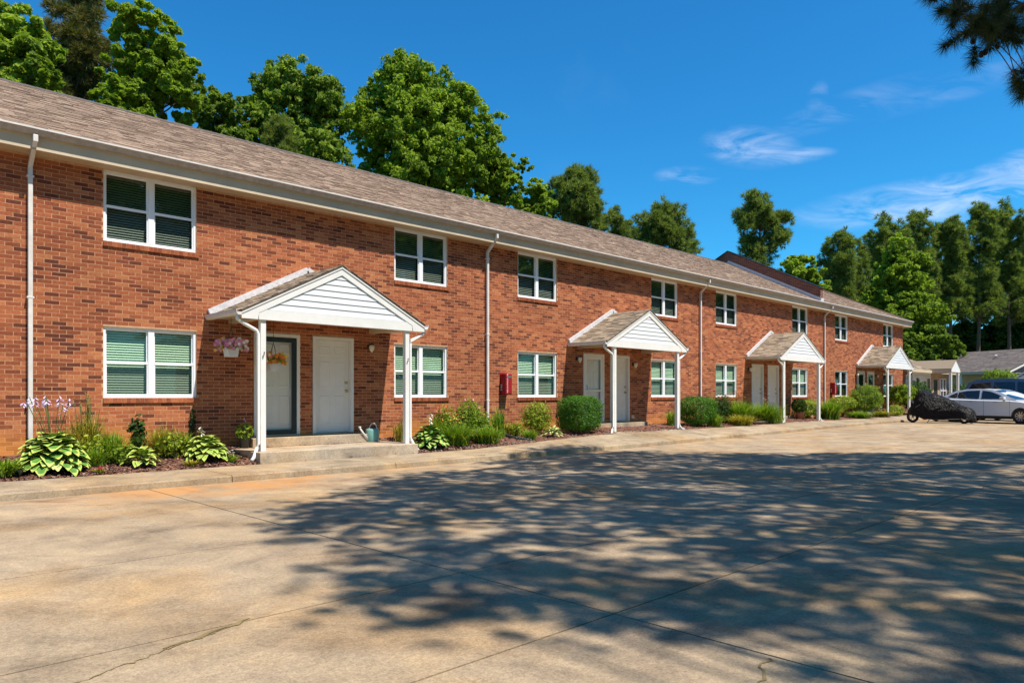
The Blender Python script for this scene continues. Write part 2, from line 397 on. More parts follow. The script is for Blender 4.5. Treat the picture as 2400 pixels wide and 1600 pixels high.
def boxes_np(c, hx, hy, hz):
    """axis-aligned boxes: centre (n,3) and half sizes (n,)"""
    n = len(c); s8 = np.array([(-1, -1, -1), (1, -1, -1), (1, 1, -1), (-1, 1, -1), (-1, -1, 1), (1, -1, 1), (1, 1, 1), (-1, 1, 1)], float)
    V = c[:, None, :] + s8[None]*np.stack([hx, hy, hz], 1)[:, None, :]
    q = np.array([(0, 1, 5, 4), (1, 2, 6, 5), (3, 0, 4, 7), (4, 5, 6, 7), (0, 3, 2, 1)])
    Fc = (np.arange(n)*8)[:, None, None]+q[None]
    return V.reshape(-1, 3), Fc.reshape(-1, 4)
def sm(a, b, x):
    t = min(1, max(0, (x-a)/(b-a))); return t*t*(3-2*t)
def zr(x): return .15*sm(11, 34, x)                 # the lot rises a little to the east
def zo(x): return zr(x)+.10
def zi(x): return .115+.165*sm(10, 16, x)+.02*sm(16, 34, x)
def cam_uv(p):
    dx, dy = p[0], p[1]+D
    Xc = dx*RT[0]+dy*RT[1]; Z = dx*F[0]+dy*F[1]
    return (9, 9, Z) if Z < .1 else (Xc/Z, (p[2]-CAMZ)/Z, Z)
def at(px, perp):                                    # point in plan seen at column px, perp metres in front of the camera line
    a = R(45.5)-math.atan((px-1200)/1700); return perp/math.tan(a)

# ------------------------------------------------------------------ ground
b = MB(); b.quad((-400, -400, -.07), (500, -400, -.07), (500, 500, -.07), (-400, 500, -.07))
struct(b.build('ground', 'lawn'))
b = MB(); xs = [-12, 0, 6, 11]+[11+i*1.5 for i in range(1, 17)]+[40, 52, 70]
for i in range(len(xs)-1):
    x0, x1 = xs[i], xs[i+1]; a0 = zr(x0)-.022; a1 = zr(x1)-.022
    b.quad((x0, -23, a0), (x1, -23, a1), (x1, -2.9, a1), (x0, -2.9, a0))
lot = struct(b.build('parking_lot', 'joint_dark'))
yj = [-23, -19, -15, -11.15, -9.72, -7.56, -5.2, -2.905]
k = -4
while True:
    x0 = .19+3.34*k; x1 = x0+3.34; k += 1
    if x0 > 60: break
    for j in range(len(yj)-1):
        g = .0075; p0, p1 = x0+g, x1-g; q0, q1 = yj[j]+g, yj[j+1]-g; n = 1 if x1 < 11 or x0 > 34 else 3
        if yj[j+1] == -5.2: q1 = -5.2-.003
        if yj[j] == -5.2: q0 = -5.2+.003
        b = MB()
        for i in range(n):
            a0 = p0+(p1-p0)*i/n; a1 = p0+(p1-p0)*(i+1)/n; z0, z1 = zr(a0), zr(a1)
            b.quad((a0, q0, z0), (a1, q0, z1), (a1, q1, z1), (a0, q1, z0))
            b.quad((a0, q0, z0-.03), (a1, q0, z1-.03), (a1, q0, z1), (a0, q0, z0)); b.quad((a0, q1, z0-.03), (a0, q1, z0), (a1, q1, z1), (a1, q1, z1-.03))
        b.quad((p0, q0, zr(p0)-.03), (p0, q0, zr(p0)), (p0, q1, zr(p0)), (p0, q1, zr(p0)-.03)); b.quad((p1, q0, zr(p1)-.03), (p1, q1, zr(p1)-.03), (p1, q1, zr(p1)), (p1, q0, zr(p1)))
        b.build('concrete_panel', 'concrete', lot)
def ribbon(P, w0, z, name, m):
    b = MB(); P = [Vector((p[0], p[1], 0)) for p in P]; prev = None
    for i, p in enumerate(P):
        d = (P[min(i+1, len(P)-1)]-P[max(i-1, 0)]).normalized(); s_ = Vector((-d.y, d.x, 0))*w0*(.4+random.random()*.9)/2
        k = b.pts([(p+s_)[:2]+(zr(p.x)+z,), (p-s_)[:2]+(zr(p.x)+z,)])
        if prev is not None: b.face(prev, prev+1, k+1, k)
        prev = k
    return b.build(name, m, lot)
def jag(a, c, n, amp):
    out = []
    for i in range(n+1):
        t = i/n; out.append((a[0]+(c[0]-a[0])*t+random.uniform(-amp, amp), a[1]+(c[1]-a[1])*t+random.uniform(-amp, amp)))
    return out
ribbon(jag((.0, -10.4), (1.9, -9.72), 60, .02), .010, .004, 'crack', 'crack_dirt')
ribbon(jag((1.35, -9.9), (1.9, -9.7), 10, .02), .026, .0045, 'crack', 'crack_dirt')
ribbon(jag((2.95, -12.35), (3.5, -12.15), 10, .03), .014, .004, 'crack', 'crack_dirt')
for k in range(8):
    x = 2.5+2.56*k
    b = MB(); b.quad((x-.05, -7.5, zr(x)+.005), (x+.05, -7.5, zr(x)+.005), (x+.05, -3.3, zr(x)+.005), (x-.05, -3.3, zr(x)+.005)); b.build('parking_stripe', 'worn_paint', lot)
# sidewalk with its kerb, cast in sections
walk = bpy.data.objects.new('sidewalk', None); col.objects.link(walk); struct(walk)
k = -2
while True:
    x0 = -1.35+3.05*k+.006; x1 = x0+3.038; k += 1
    if x0 > 56: break
    b = MB(); n = 2
    for i in range(n):
        a0 = x0+(x1-x0)*i/n; a1 = x0+(x1-x0)*(i+1)/n
        P = lambda x: [(x, -2.90, zr(x)-.05), (x, -2.885, zo(x)-.018), (x, -2.862, zo(x)), (x, -1.56, zi(x)), (x, -1.56, zi(x)-.12)]
        A, B = b.pts(P(a0)), b.pts(P(a1))
        for j in range(4): b.face(A+j, B+j, B+j+1, A+j+1)
        if i == 0: b.face(A, A+1, A+2, A+3, A+4)
        if i == n-1: b.face(B+4, B+3, B+2, B+1, B)
    b.build('sidewalk_section', 'walk_concrete', walk)
# planting bed
def zbed(x, y):
    t = min(1, max(0, -y/1.6)); a = .37+.03*sm(10, 16, x); return a+(zi(x)-.01-a)*t
nx, ny = 420, 18
X = np.linspace(-3, 56, nx); Yv = np.linspace(.02, -1.57, ny)
V = []
for y in Yv:
    for x in X: V.append((x, y, zbed(x, y)+.035*(noise.noise((x*2.2, y*2.2, 0)))*(1 if y > -1.5 else 0)+.012*noise.noise((x*11, y*11, 3))-(.03 if y < -1.55 else 0)))
idx = np.arange(nx*ny).reshape(ny, nx)
Fc = np.stack([idx[:-1, :-1], idx[1:, :-1], idx[1:, 1:], idx[:-1, 1:]], -1).reshape(-1, 4)
bed = struct(link('flower_bed', mesh_np('flower_bed', V, Fc, ['mulch_bed'], smooth=True)))
n = 15000
cx_ = np.where(rng.random(n) < .55, rng.uniform(0, 12, n), rng.uniform(0, 30, n)); cy_ = -rng.random(n)**.8*1.55
cz_ = np.array([zbed(a, c)+.035*noise.noise((a*2.2, c*2.2, 0)) for a, c in zip(cx_, cy_)])
L = rng.uniform(.012, .045, n); Wd = rng.uniform(.004, .012, n); an = rng.uniform(0, 3.14, n); pit = rng.uniform(-.5, .5, n)
d = np.stack([np.cos(an)*np.cos(pit), np.sin(an)*np.cos(pit), np.sin(pit)], 1)*L[:, None]; e = np.stack([-np.sin(an), np.cos(an), rng.uniform(-.6, .6, n)], 1)*Wd[:, None]
c = np.stack([cx_, cy_, cz_+.012], 1)
V = np.stack([c-d-e, c+d-e, c+d+e, c-d+e], 1).reshape(-1, 3); Fc = np.arange(n*4).reshape(-1, 4)
tag(link('mulch', mesh_np('mulch', V, Fc, ['mulch'], np.repeat(rng.random(n), 4)), kind='stuff'), 'loose red-brown bark mulch in the bed along the brick wall', 'mulch')

# ------------------------------------------------------------------ townhouse row
X0, X1 = -3.0, 44.82
WTOP = 5.24
WC = [4.53, 10.6, 14.63, 20.86, 24.99, 31.38, 35.99, 42.44]
WW, WH, ZL, ZU = 1.58, 1.24, 1.29, 4.0
DOORS = [(6.43, 'storm_black'), (7.72, 'plain'), (16.57, 'storm_white'), (17.86, 'plain'), (26.93, 'plain'), (28.3, 'plain'), (37.97, 'storm_glass'), (39.31, 'storm_glass')]
DW, DZ0, DZ1 = 1.0, .51, 2.59
house = thing('townhouse_row', 'long two-storey red brick townhouse row with brown shingle roof and white trim', 'townhouse')
holes = []
for c in WC:
    for z in (ZL, ZU): holes.append((c-WW/2, c+WW/2, z, z+WH))
for d0, _ in DOORS: holes.append((d0, d0+DW, DZ0, DZ1))
sills = [(c-WW/2-.01, c+WW/2+.04, z-.088, z-.002) for c in WC for z in (ZL, ZU)]
# mortar wall with real openings
xs = sorted({X0, X1, *[h[0] for h in holes], *[h[1] for h in holes]}); zs = sorted({0.0, WTOP, *[h[2] for h in holes], *[h[3] for h in holes]})
b = MB(); inside = lambda x, z: any(h[0] < x < h[1] and h[2] < z < h[3] for h in holes)
for i in range(len(xs)-1):
    for j in range(len(zs)-1):
        if not inside((xs[i]+xs[i+1])/2, (zs[j]+zs[j+1])/2): b.quad((xs[i], .0016, zs[j]), (xs[i+1], .0016, zs[j]), (xs[i+1], .0016, zs[j+1]), (xs[i], .0016, zs[j+1]))
for (a, c, e, g) in holes:
    b.quad((a, .0016, e), (a, .2, e), (a, .2, g), (a, .0016, g)); b.quad((c, .0016, e), (c, .0016, g), (c, .2, g), (c, .2, e))
    b.quad((a, .0016, g), (a, .2, g), (c, .2, g), (c, .0016, g)); b.quad((a, .0016, e), (c, .0016, e), (c, .2, e), (a, .2, e))
b.quad((X1-.006, .0016, 0), (X1-.006, 8.6, 0), (X1-.006, 8.6, WTOP), (X1-.006, .0016, WTOP)); b.quad((X0, .0016, 0), (X0, .0016, WTOP), (X0, 8.6, WTOP), (X0, 8.6, 0))
b.quad((X0, 8.6, 0), (X0, 8.6, WTOP), (X1, 8.6, WTOP), (X1, 8.6, 0))
b.build('wall', 'mortar', house)
# bricks, laid in running bond and cut at every opening
CH, MW, JT = .0678, .2133, .0092
rows = int((WTOP-.05)/CH); bl = []
blocks = holes+sills
for r_ in range(rows):
    z0 = .05+r_*CH+JT/2; z1 = z0+CH-JT; off = (MW/2 if r_ % 2 else 0)+rng.uniform(-.004, .004)
    cut = sorted([(h[0], h[1]) for h in blocks if h[2] < z1-.012 and h[3] > z0+.012])
    x = X0+off-MW
    while x < X1:
        segs = [(max(x+JT/2, X0), min(x+MW-JT/2, X1))]
        for (a, c) in cut:
            ns = []
            for (p, q) in segs:
                if q <= a or p >= c: ns.append((p, q)); continue
                if p < a: ns.append((p, a-.002))
                if q > c: ns.append((c+.002, q))
            segs = ns
        for (p, q) in segs:
            if q-p > .025: bl.append((p, q, z0, z1))
        x += MW
bl = np.array(bl)
tv = rng.random(len(bl)); tv = np.where(rng.random(len(bl)) < .13, tv*.16, .24+tv*.76)
dist = np.hypot((bl[:, 0]+bl[:, 1])/2, D)
full = (bl[:, 1]-bl[:, 0] > MW-JT-.01) & (bl[:, 0] > 2.35)
zz = (bl[:, 2]+bl[:, 3])/2
big = np.where(full & (zz > .5) & (zz < 5.1), dist+.12*np.abs(zz-1.6), 1e9)
pick = np.argsort(big)[:300]
bm_ = [box(-(MW-JT)/2, (MW-JT)/2, 0, .09, -(CH-JT)/2, (CH-JT)/2) for _ in range(12)]
bms = []
for i, q in enumerate(bm_):
    t = (i*.011) if i < 2 else .26+.7*(i-2)/9
    q.t = [t]*8; me = q.mesh('brick', 'brick'); bms.append(me)
for i in pick:
    kx = int(rng.integers(0, 2)) if tv[i] < .2 else int(2+(tv[i]-.24)/.76*9.99)
    link('brick', bms[kx], house, ((bl[i, 0]+bl[i, 1])/2, -.0+rng.uniform(-.0015, .0008), (bl[i, 2]+bl[i, 3])/2))
rest = np.ones(len(bl), bool); rest[pick] = False; B = bl[rest]; nb = len(B)
jit = rng.uniform(-.0015, .0008, nb)
V, Fc = boxes_np(np.stack([(B[:, 0]+B[:, 1])/2, .045+jit, (B[:, 2]+B[:, 3])/2], 1), (B[:, 1]-B[:, 0])/2, np.full(nb, .045), (B[:, 3]-B[:, 2])/2)
link('brickwork', mesh_np('brickwork', V, Fc, ['brick'], np.repeat(tv[rest], 8)), house, kind='stuff')
# end wall bricks (seen only from a step aside)
eb = []
for r_ in range(rows):
    z0 = .05+r_*CH+JT/2
    for k in range(40): eb.append((X1-.001, .1+k*MW+(MW/2 if r_ % 2 else 0), z0+(CH-JT)/2))
eb = np.array(eb); nb = len(eb)
V, Fc = boxes_np(eb, np.full(nb, .004), np.full(nb, (MW-JT)/2), np.full(nb, (CH-JT)/2))
link('brickwork', mesh_np('brickwork_end', V, Fc, ['brick'], np.repeat(.24+.76*rng.random(nb), 8)), house, kind='stuff')

# windows -------------------------------------------------------------
fr = MB()
T = .045
fr.box(0, WW, .035, .11, 0, T); fr.box(0, WW, .035, .11, WH-T, WH)
for a, c in ((0, T), (WW/2-.05, WW/2+.05), (WW-T, WW)): fr.box(a, c, .033, .112, T, WH-T)
fr_me = fr.mesh('window', 'vinyl')
sashes = []
for h in (0, 1):
    s_ = MB(); x0 = T if h == 0 else WW/2+.05; x1 = WW/2-.05 if h == 0 else WW-T; zm = WH/2
    s_.box(x0, x1, .045, .085, zm-.022, zm+.022)
    for z0, z1, y0 in ((T, zm-.022, .05), (zm+.022, WH-T, .07)):
        s_.box(x0, x0+.022, y0, y0+.03, z0, z1); s_.box(x1-.022, x1, y0, y0+.03, z0, z1)
        s_.box(x0+.022, x1-.022, y0, y0+.03, z0, z0+.022) if y0 == .05 else s_.box(x0+.022, x1-.022, y0, y0+.03, z1-.022, z1)
    sashes.append(s_.mesh('sash', 'vinyl'))
panes = {}
for key, mt in (('u', ('pane_clear', 'pane_screened')), ('U', ('pane_upper', 'pane_upper_screened')), ('d', ('pane_dark', 'pane_dark'))):
    L_ = []
    for x0, x1 in ((T+.02, WW/2-.07), (WW/2+.07, WW-T-.02)):
        for i, (z0, z1, y) in enumerate(((T+.02, WH/2-.02, .066), (WH/2+.02, WH-T-.02, .086))):
            q = MB(); q.quad((x0, y, z0), (x1, y, z0), (x1, y, z1), (x0, y, z1)); L_.append(q.mesh('pane', mt[1-i]))
    panes[key] = L_
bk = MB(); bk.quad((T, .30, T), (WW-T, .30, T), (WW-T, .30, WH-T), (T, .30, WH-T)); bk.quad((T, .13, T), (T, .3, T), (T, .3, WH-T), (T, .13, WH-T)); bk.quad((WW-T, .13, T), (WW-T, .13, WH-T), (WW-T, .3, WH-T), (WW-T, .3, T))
bk_me = bk.mesh('room', 'dark_room')  # near-black planes paint the darkness of the unlit room behind the blinds
SP, SW = .0445, .70
tl = R(50); hw = .024
slat = MB(); dy, dz = hw*math.cos(tl), hw*math.sin(tl)
for s in (0,):
    slat.quad((0, -dy, -dz), (SW, -dy, -dz), (SW, 0.003, .001), (0, 0.003, .001)); slat.quad((0, 0.003, .001), (SW, 0.003, .001), (SW, dy, dz), (0, dy, dz))
slat_me = slat.mesh('slat', 'blind')
ns = int((WH-2*T-.05)/SP)
joined = MB()
for h in (0, 1):
    x0 = T+.005 if h == 0 else WW/2+.055
    for i in range(ns+1):
        z = T+.03+i*SP
        joined.quad((x0, .150-dy, z-dz), (x0+SW-.02, .150-dy, z-dz), (x0+SW-.02, .150+dy, z+dz), (x0, .150+dy, z+dz))
joined_me = joined.mesh('blind', 'blind')
rb = box(-.0335, .0335, 0, .115, 0, .088)
sill_bricks = []
for t in (.3, .45, .6, .8): rb.t = [t]*8; sill_bricks.append(rb.mesh('sill_brick', 'brick'))
sj = MB()
for i in range(22): sj.tn = .25+.5*random.random(); sj.box(-.008+i*.0742-.0335+.036, -.008+i*.0742+.0335+.036, -.03, .085, -.090, -.002)
sj_me = sj.mesh('sill', 'brick')
mort = box(-.006, WW+.036, -.024, .05, -.084, -.006); mort_me = mort.mesh('sill', 'mortar')
for wi, c in enumerate(WC):
    for up in (0, 1):
        z = (ZL, ZU)[up]
        o = link('window', fr_me, house, (c-WW/2, 0, z))
        for s_ in sashes: link('sash', s_, o)
        for p in panes['U' if up else ('d' if wi >= 6 else 'u')]: link('pane', p, o)
        link('unlit_room_back', bk_me, o)
        if not up and wi in (0, 1, 2):
            for h in (0, 1):
                x0 = T+.005 if h == 0 else WW/2+.055
                for i in range(ns+1):
                    if wi == 1 and i in (0,) : continue
                    link('slat', slat_me, o, (x0, .150, T+.03+i*SP), (random.uniform(-.03, .03), random.uniform(-.002, .002), 0))
        else: link('blind', joined_me, o, kind='stuff')
        link('sill', mort_me, o)
        if wi < 2:
            for i in range(22): link('sill_brick', random.choice(sill_bricks), o, (-.008+i*.0742+.036, -.03, -.09))
        else: link('sill_bricks', sj_me, o, kind='stuff')

# doors ----------------------------------------------------------------
def door(x, kind):
    o = thing('door', '', 'door'); del o['label']; del o['category']; o.parent = house; o.location = (x, 0, DZ0)
    b = MB(); H = DZ1-DZ0
    b.box(.006, .075, -.02, .10, 0, H-.07); b.box(DW-.075, DW-.006, -.02, .10, 0, H-.07); b.box(.006, DW-.006, -.02, .10, H-.07, H-.004)
    b.build('door_frame', 'door_white', o)
    box(.02, DW-.02, -.03, .12, .001, .03).build('threshold', 'grey_metal', o)
    b = MB(); b.box(.078, DW-.078, .07, .11, .035, H-.075)
    b.build('door_leaf', 'door_white', o)
    if kind != 'storm_glass':
        xl, xm, xr = .078+.11, DW/2, DW-.078-.11
        for (z0, z1) in ((.22, .82), (.98, 1.55), (1.68, 1.88)):
            for a, c in ((xl, xm-.05), (xm+.05, xr)):
                q = MB(); g = .022
                k = q.pts([(a, .069, z0), (c, .069, z0), (c, .069, z1), (a, .069, z1), (a+g, .060, z0+g), (c-g, .060, z0+g), (c-g, .060, z1-g), (a+g, .060, z1-g),
                           (a+2*g, .066, z0+2*g), (c-2*g, .066, z0+2*g), (c-2*g, .066, z1-2*g), (a+2*g, .066, z1-2*g)])
                for L_ in (0, 4):
                    for j in range(4): q.face(k+L_+j, k+L_+(j+1) % 4, k+L_+4+(j+1) % 4, k+L_+4+j)
                q.face(k+8, k+9, k+10, k+11)
                q.build('door_panel', 'door_white', o)
    if kind == 'plain':
        q = MB(); q.lathe([(.0, -.075), (.022, -.07), (.03, -.05), (.022, -.03), (.012, -.02), (.012, .0), (.034, .0), (.034, .008)], (DW-.15, .065, .92), 12, 'Y'); q.build('door_knob', 'brass', o, smooth=True)
        q = MB(); q.lathe([(.0, -.03), (.028, -.03), (.032, 0)], (DW-.15, .068, 1.10), 12, 'Y'); q.build('deadbolt', 'brass', o, smooth=True)
    else:
        m = {'storm_black': 'storm_black', 'storm_white': 'door_white', 'storm_glass': 'door_white'}[kind]; y0, y1 = -.012, .022
        q = MB(); t = .095
        q.box(.079, .079+t, y0, y1, .035, H-.075); q.box(DW-.079-t, DW-.079, y0, y1, .035, H-.075)
        q.box(.079+t, DW-.079-t, y0, y1, H-.075-t, H-.075); q.box(.079+t, DW-.079-t, y0, y1, .035, .035+(.09 if kind == 'storm_black' else .2))
        if kind != 'storm_black': q.box(.079+t, DW-.079-t, y0, y1, .95, 1.0)
        q.build('storm_door', m, o)
        q = MB(); q.quad((.17, .005, .12), (DW-.17, .005, .12), (DW-.17, .005, H-.16), (.17, .005, H-.16)); q.build('pane', 'pane_dark' if kind == 'storm_glass' else 'storm_glass', o)
        q = MB(); q.tube([(.14, -.02, 1.0), (.14, -.05, 1.02), (.14, -.05, 1.12), (.14, -.02, 1.14)], .008, 6); q.build('pull_handle', 'brass' if kind == 'storm_black' else 'grey_metal', o)
    return o
for x, kd in DOORS: door(x, kd)
# roof -------------------------------------------------------------------
SL = .5; EY, EZ = -.42, 5.525; RY = 4.30; RZ = EZ+(RY-EY)*SL; BY = 2*RY-EY
XH = X1+.42                                           # hipped east end
b = MB()
b.quad((X0, EY, EZ-.02), (XH, EY, EZ-.02), (XH-(RY-EY), RY, RZ-.02), (X0, RY, RZ-.02)); b.quad((XH, BY, EZ-.02), (X0, BY, EZ-.02), (X0, RY, RZ-.02), (XH-(RY-EY), RY, RZ-.02))
b.quad((XH, EY, EZ-.02), (XH, BY, EZ-.02), (XH-(RY-EY), RY, RZ-.02)); b.quad((X0, EY, EZ-.02), (X0, RY, RZ-.02), (X0, BY, EZ-.02))
roof = b.build('roof', 'roof_dark', house)
def tabs(o, U, Vd, lu, lv, clip=None, wmin=.14, wmax=.30, expo=.128, seed=1, skew=.01):
    """laminated shingle tabs over a sloping plane: returns (n,8,3) corner arrays and tints"""
    r = np.random.default_rng(seed); o, U, Vd = map(np.array, (o, U, Vd)); Nn = np.cross(U, Vd); out = []; tt = []
    nr = int(lv/expo)
    for i in range(nr+1):
        v0 = i*expo; v1 = min(v0+expo*1.12, lv); x = -r.uniform(0, .2)
        while x < lu:
            w_ = r.uniform(wmin, wmax); a, c = max(x, 0), min(x+w_-.004, lu); x += w_
            if c-a < .03 or (clip and not clip((a+c)/2, v0+expo/2)): continue
            h = .006+(.007 if r.random() < .5 else 0)+r.uniform(0, .003); sk = r.uniform(-skew, skew)
            q = lambda u_, v_, n_: o+U*u_+Vd*v_+Nn*n_
            out.append([q(a, v0+sk, -.004), q(c, v0+sk, -.004), q(c, v1, -.004), q(a, v1, -.004), q(a, v0+sk, h), q(c, v0+sk, h), q(c, v1, h*.3), q(a, v1, h*.3)])
            tt.append(r.random())
    return np.array(out), np.array(tt)
BQ = np.array([(0, 1, 5, 4), (1, 2, 6, 5), (3, 0, 4, 7), (4, 5, 6, 7)])
def tabmesh(name, A, t, m):
    n = len(A); Fc = ((np.arange(n)*8)[:, None, None]+BQ[None]).reshape(-1, 4)
    return mesh_np(name, A.reshape(-1, 3), Fc, [m], np.repeat(t, 8))
sl = math.hypot(1, SL); vd = (0, 1/sl, SL/sl); Lv = (RY-EY)*sl
A, t = tabs((X0, EY-.02, EZ-.012), (1, 0, 0), vd, XH-X0, Lv, lambda u_, v_: X0+u_ < XH-v_/sl-.05)
cen = A.mean(1); dd = np.linalg.norm(cen-np.array((0, -D, CAMZ)), axis=1)+np.where(cen[:, 0] < 2.3, 1e6, 0)
o_ = np.argsort(dd); near, far = o_[:300], o_[300:]
link('shingles', tabmesh('shingles', A[far], t[far], 'shingle'), roof, kind='stuff')
for i in near: link('shingle', tabmesh('shingle', A[i:i+1], t[i:i+1], 'shingle'), roof)
A, t = tabs((XH-.01, EY, EZ-.012), (0, 1, 0), (-1/sl, 0, SL/sl), BY-EY, Lv, lambda u_, v_: v_/sl < u_ < BY-EY-v_/sl, seed=3)
link('shingles', tabmesh('shingles_hip', A, t, 'shingle'), roof, kind='stuff')
# ridge and hip caps
b = MB(); x = X0
while x < XH-(RY-EY):
    b.tn = random.random()
    k = b.pts([(x, RY-.13, RZ-.052), (x+.24, RY-.13, RZ-.052), (x+.24, RY, RZ+.018+random.uniform(0, .008)), (x, RY, RZ+.03), (x, RY+.13, RZ-.052), (x+.24, RY+.13, RZ-.052)])
    b.face(k, k+1, k+2, k+3); b.face(k+3, k+2, k+5, k+4); b.face(k, k+3, k+4); x += .2
b.build('ridge_cap', 'roof_dark', roof)
b = MB(); b.bar((XH, EY, EZ+.01), (XH-(RY-EY), RY, RZ+.01), .2, .03); b.build('hip_cap', 'shingle', roof)
# eaves
b = MB(); b.box(X0, XH-.07, -.33, .005, WTOP-.0, WTOP+.02); b.build('soffit', 'soffit_beige', house)
b = MB(); b.box(X0, XH-.07, -.352, -.332, WTOP-.012, 5.46); b.build('fascia', 'soffit_beige', house)
b = MB(); b.box(X1+.02, XH-.07, .0, 8.9, WTOP, WTOP+.02); b.box(XH-.07, XH-.05, -.352, 8.9, WTOP-.012, 5.46); b.build('side_eave', 'soffit_beige', house)
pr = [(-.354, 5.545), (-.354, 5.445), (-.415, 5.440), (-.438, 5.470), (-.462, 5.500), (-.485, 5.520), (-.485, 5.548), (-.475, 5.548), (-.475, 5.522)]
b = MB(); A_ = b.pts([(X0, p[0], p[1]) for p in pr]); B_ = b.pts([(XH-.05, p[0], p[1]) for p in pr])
for j in range(len(pr)-1): b.cur = 1 if 1 <= j <= 4 else 0; b.face(A_+j, B_+j, B_+j+1, A_+j+1)  # faces below the lip take the painted shade grey
b.build('gutter', ['gutter_white', 'gutter_shaded_worn'], house)
b = MB(); b.box(XH-.05, XH+.06, -.40, 8.9, 5.445, 5.548); b.build('side_gutter', 'gutter_white', house)
def spout(x, base=True):
    b = MB(); r = .036
    b.box(x-.035, x+.035, -.445, -.375, 5.33, 5.445)
    b.bar((x, -.41, 5.36), (x, -.055, 5.03), .066, .066, (1, 0, 0)); b.box(x-.033, x+.033, -.088, -.022, .62, 5.07)
    o = b.build('downspout', 'gutter_white', house, bevel=.008)
    for z in (4.85, 2.9, 1.2): box(x-.05, x+.05, -.092, .0, z, z+.03).build('strap', 'gutter_white', o)
    MB().tube([(x, -.055, .64), (x, -.055, .42)], .048, 10).build('boot', 'black_plastic', o)
    return o
for x in (2.66, 12.68, 23.05, 33.86): spout(x)
# firewall rising through the roof
b = MB(); fx0, fx1 = 32.85, 33.12
def fz(y): return EZ+(min(y, 2*RY-y)-EY)*SL
ys = [-.28, .0, 1, 2, 3, 4.3, 5.6, 7, 8.8]
P = [(y, fz(y)-.1) for y in ys]+[(y, fz(y)+.60) for y in ys[::-1]]
b.prism(P, fx0, fx1, 'X'); fw = b.build('firewall', 'far_brick', house)
b = MB()
for y0, y1 in ((-.33, 4.3), (8.85, 4.3)): b.bar(((fx0+fx1)/2, y0, fz(y0)+.62), ((fx0+fx1)/2, y1, fz(y1)+.62), fx1-fx0+.08, .035, (0, 0, 1))
b.build('coping', 'storm_black', fw)
b = MB(); b.bar((fx0-.02, -.3, fz(-.3)+.07), (fx0-.02, 4.3, fz(4.3)+.07), .03, .17); b.box(fx0-.03, fx1+.03, -.31, -.285, EZ+.0, EZ+.22); b.build('base_flashing', 'flashing', fw)

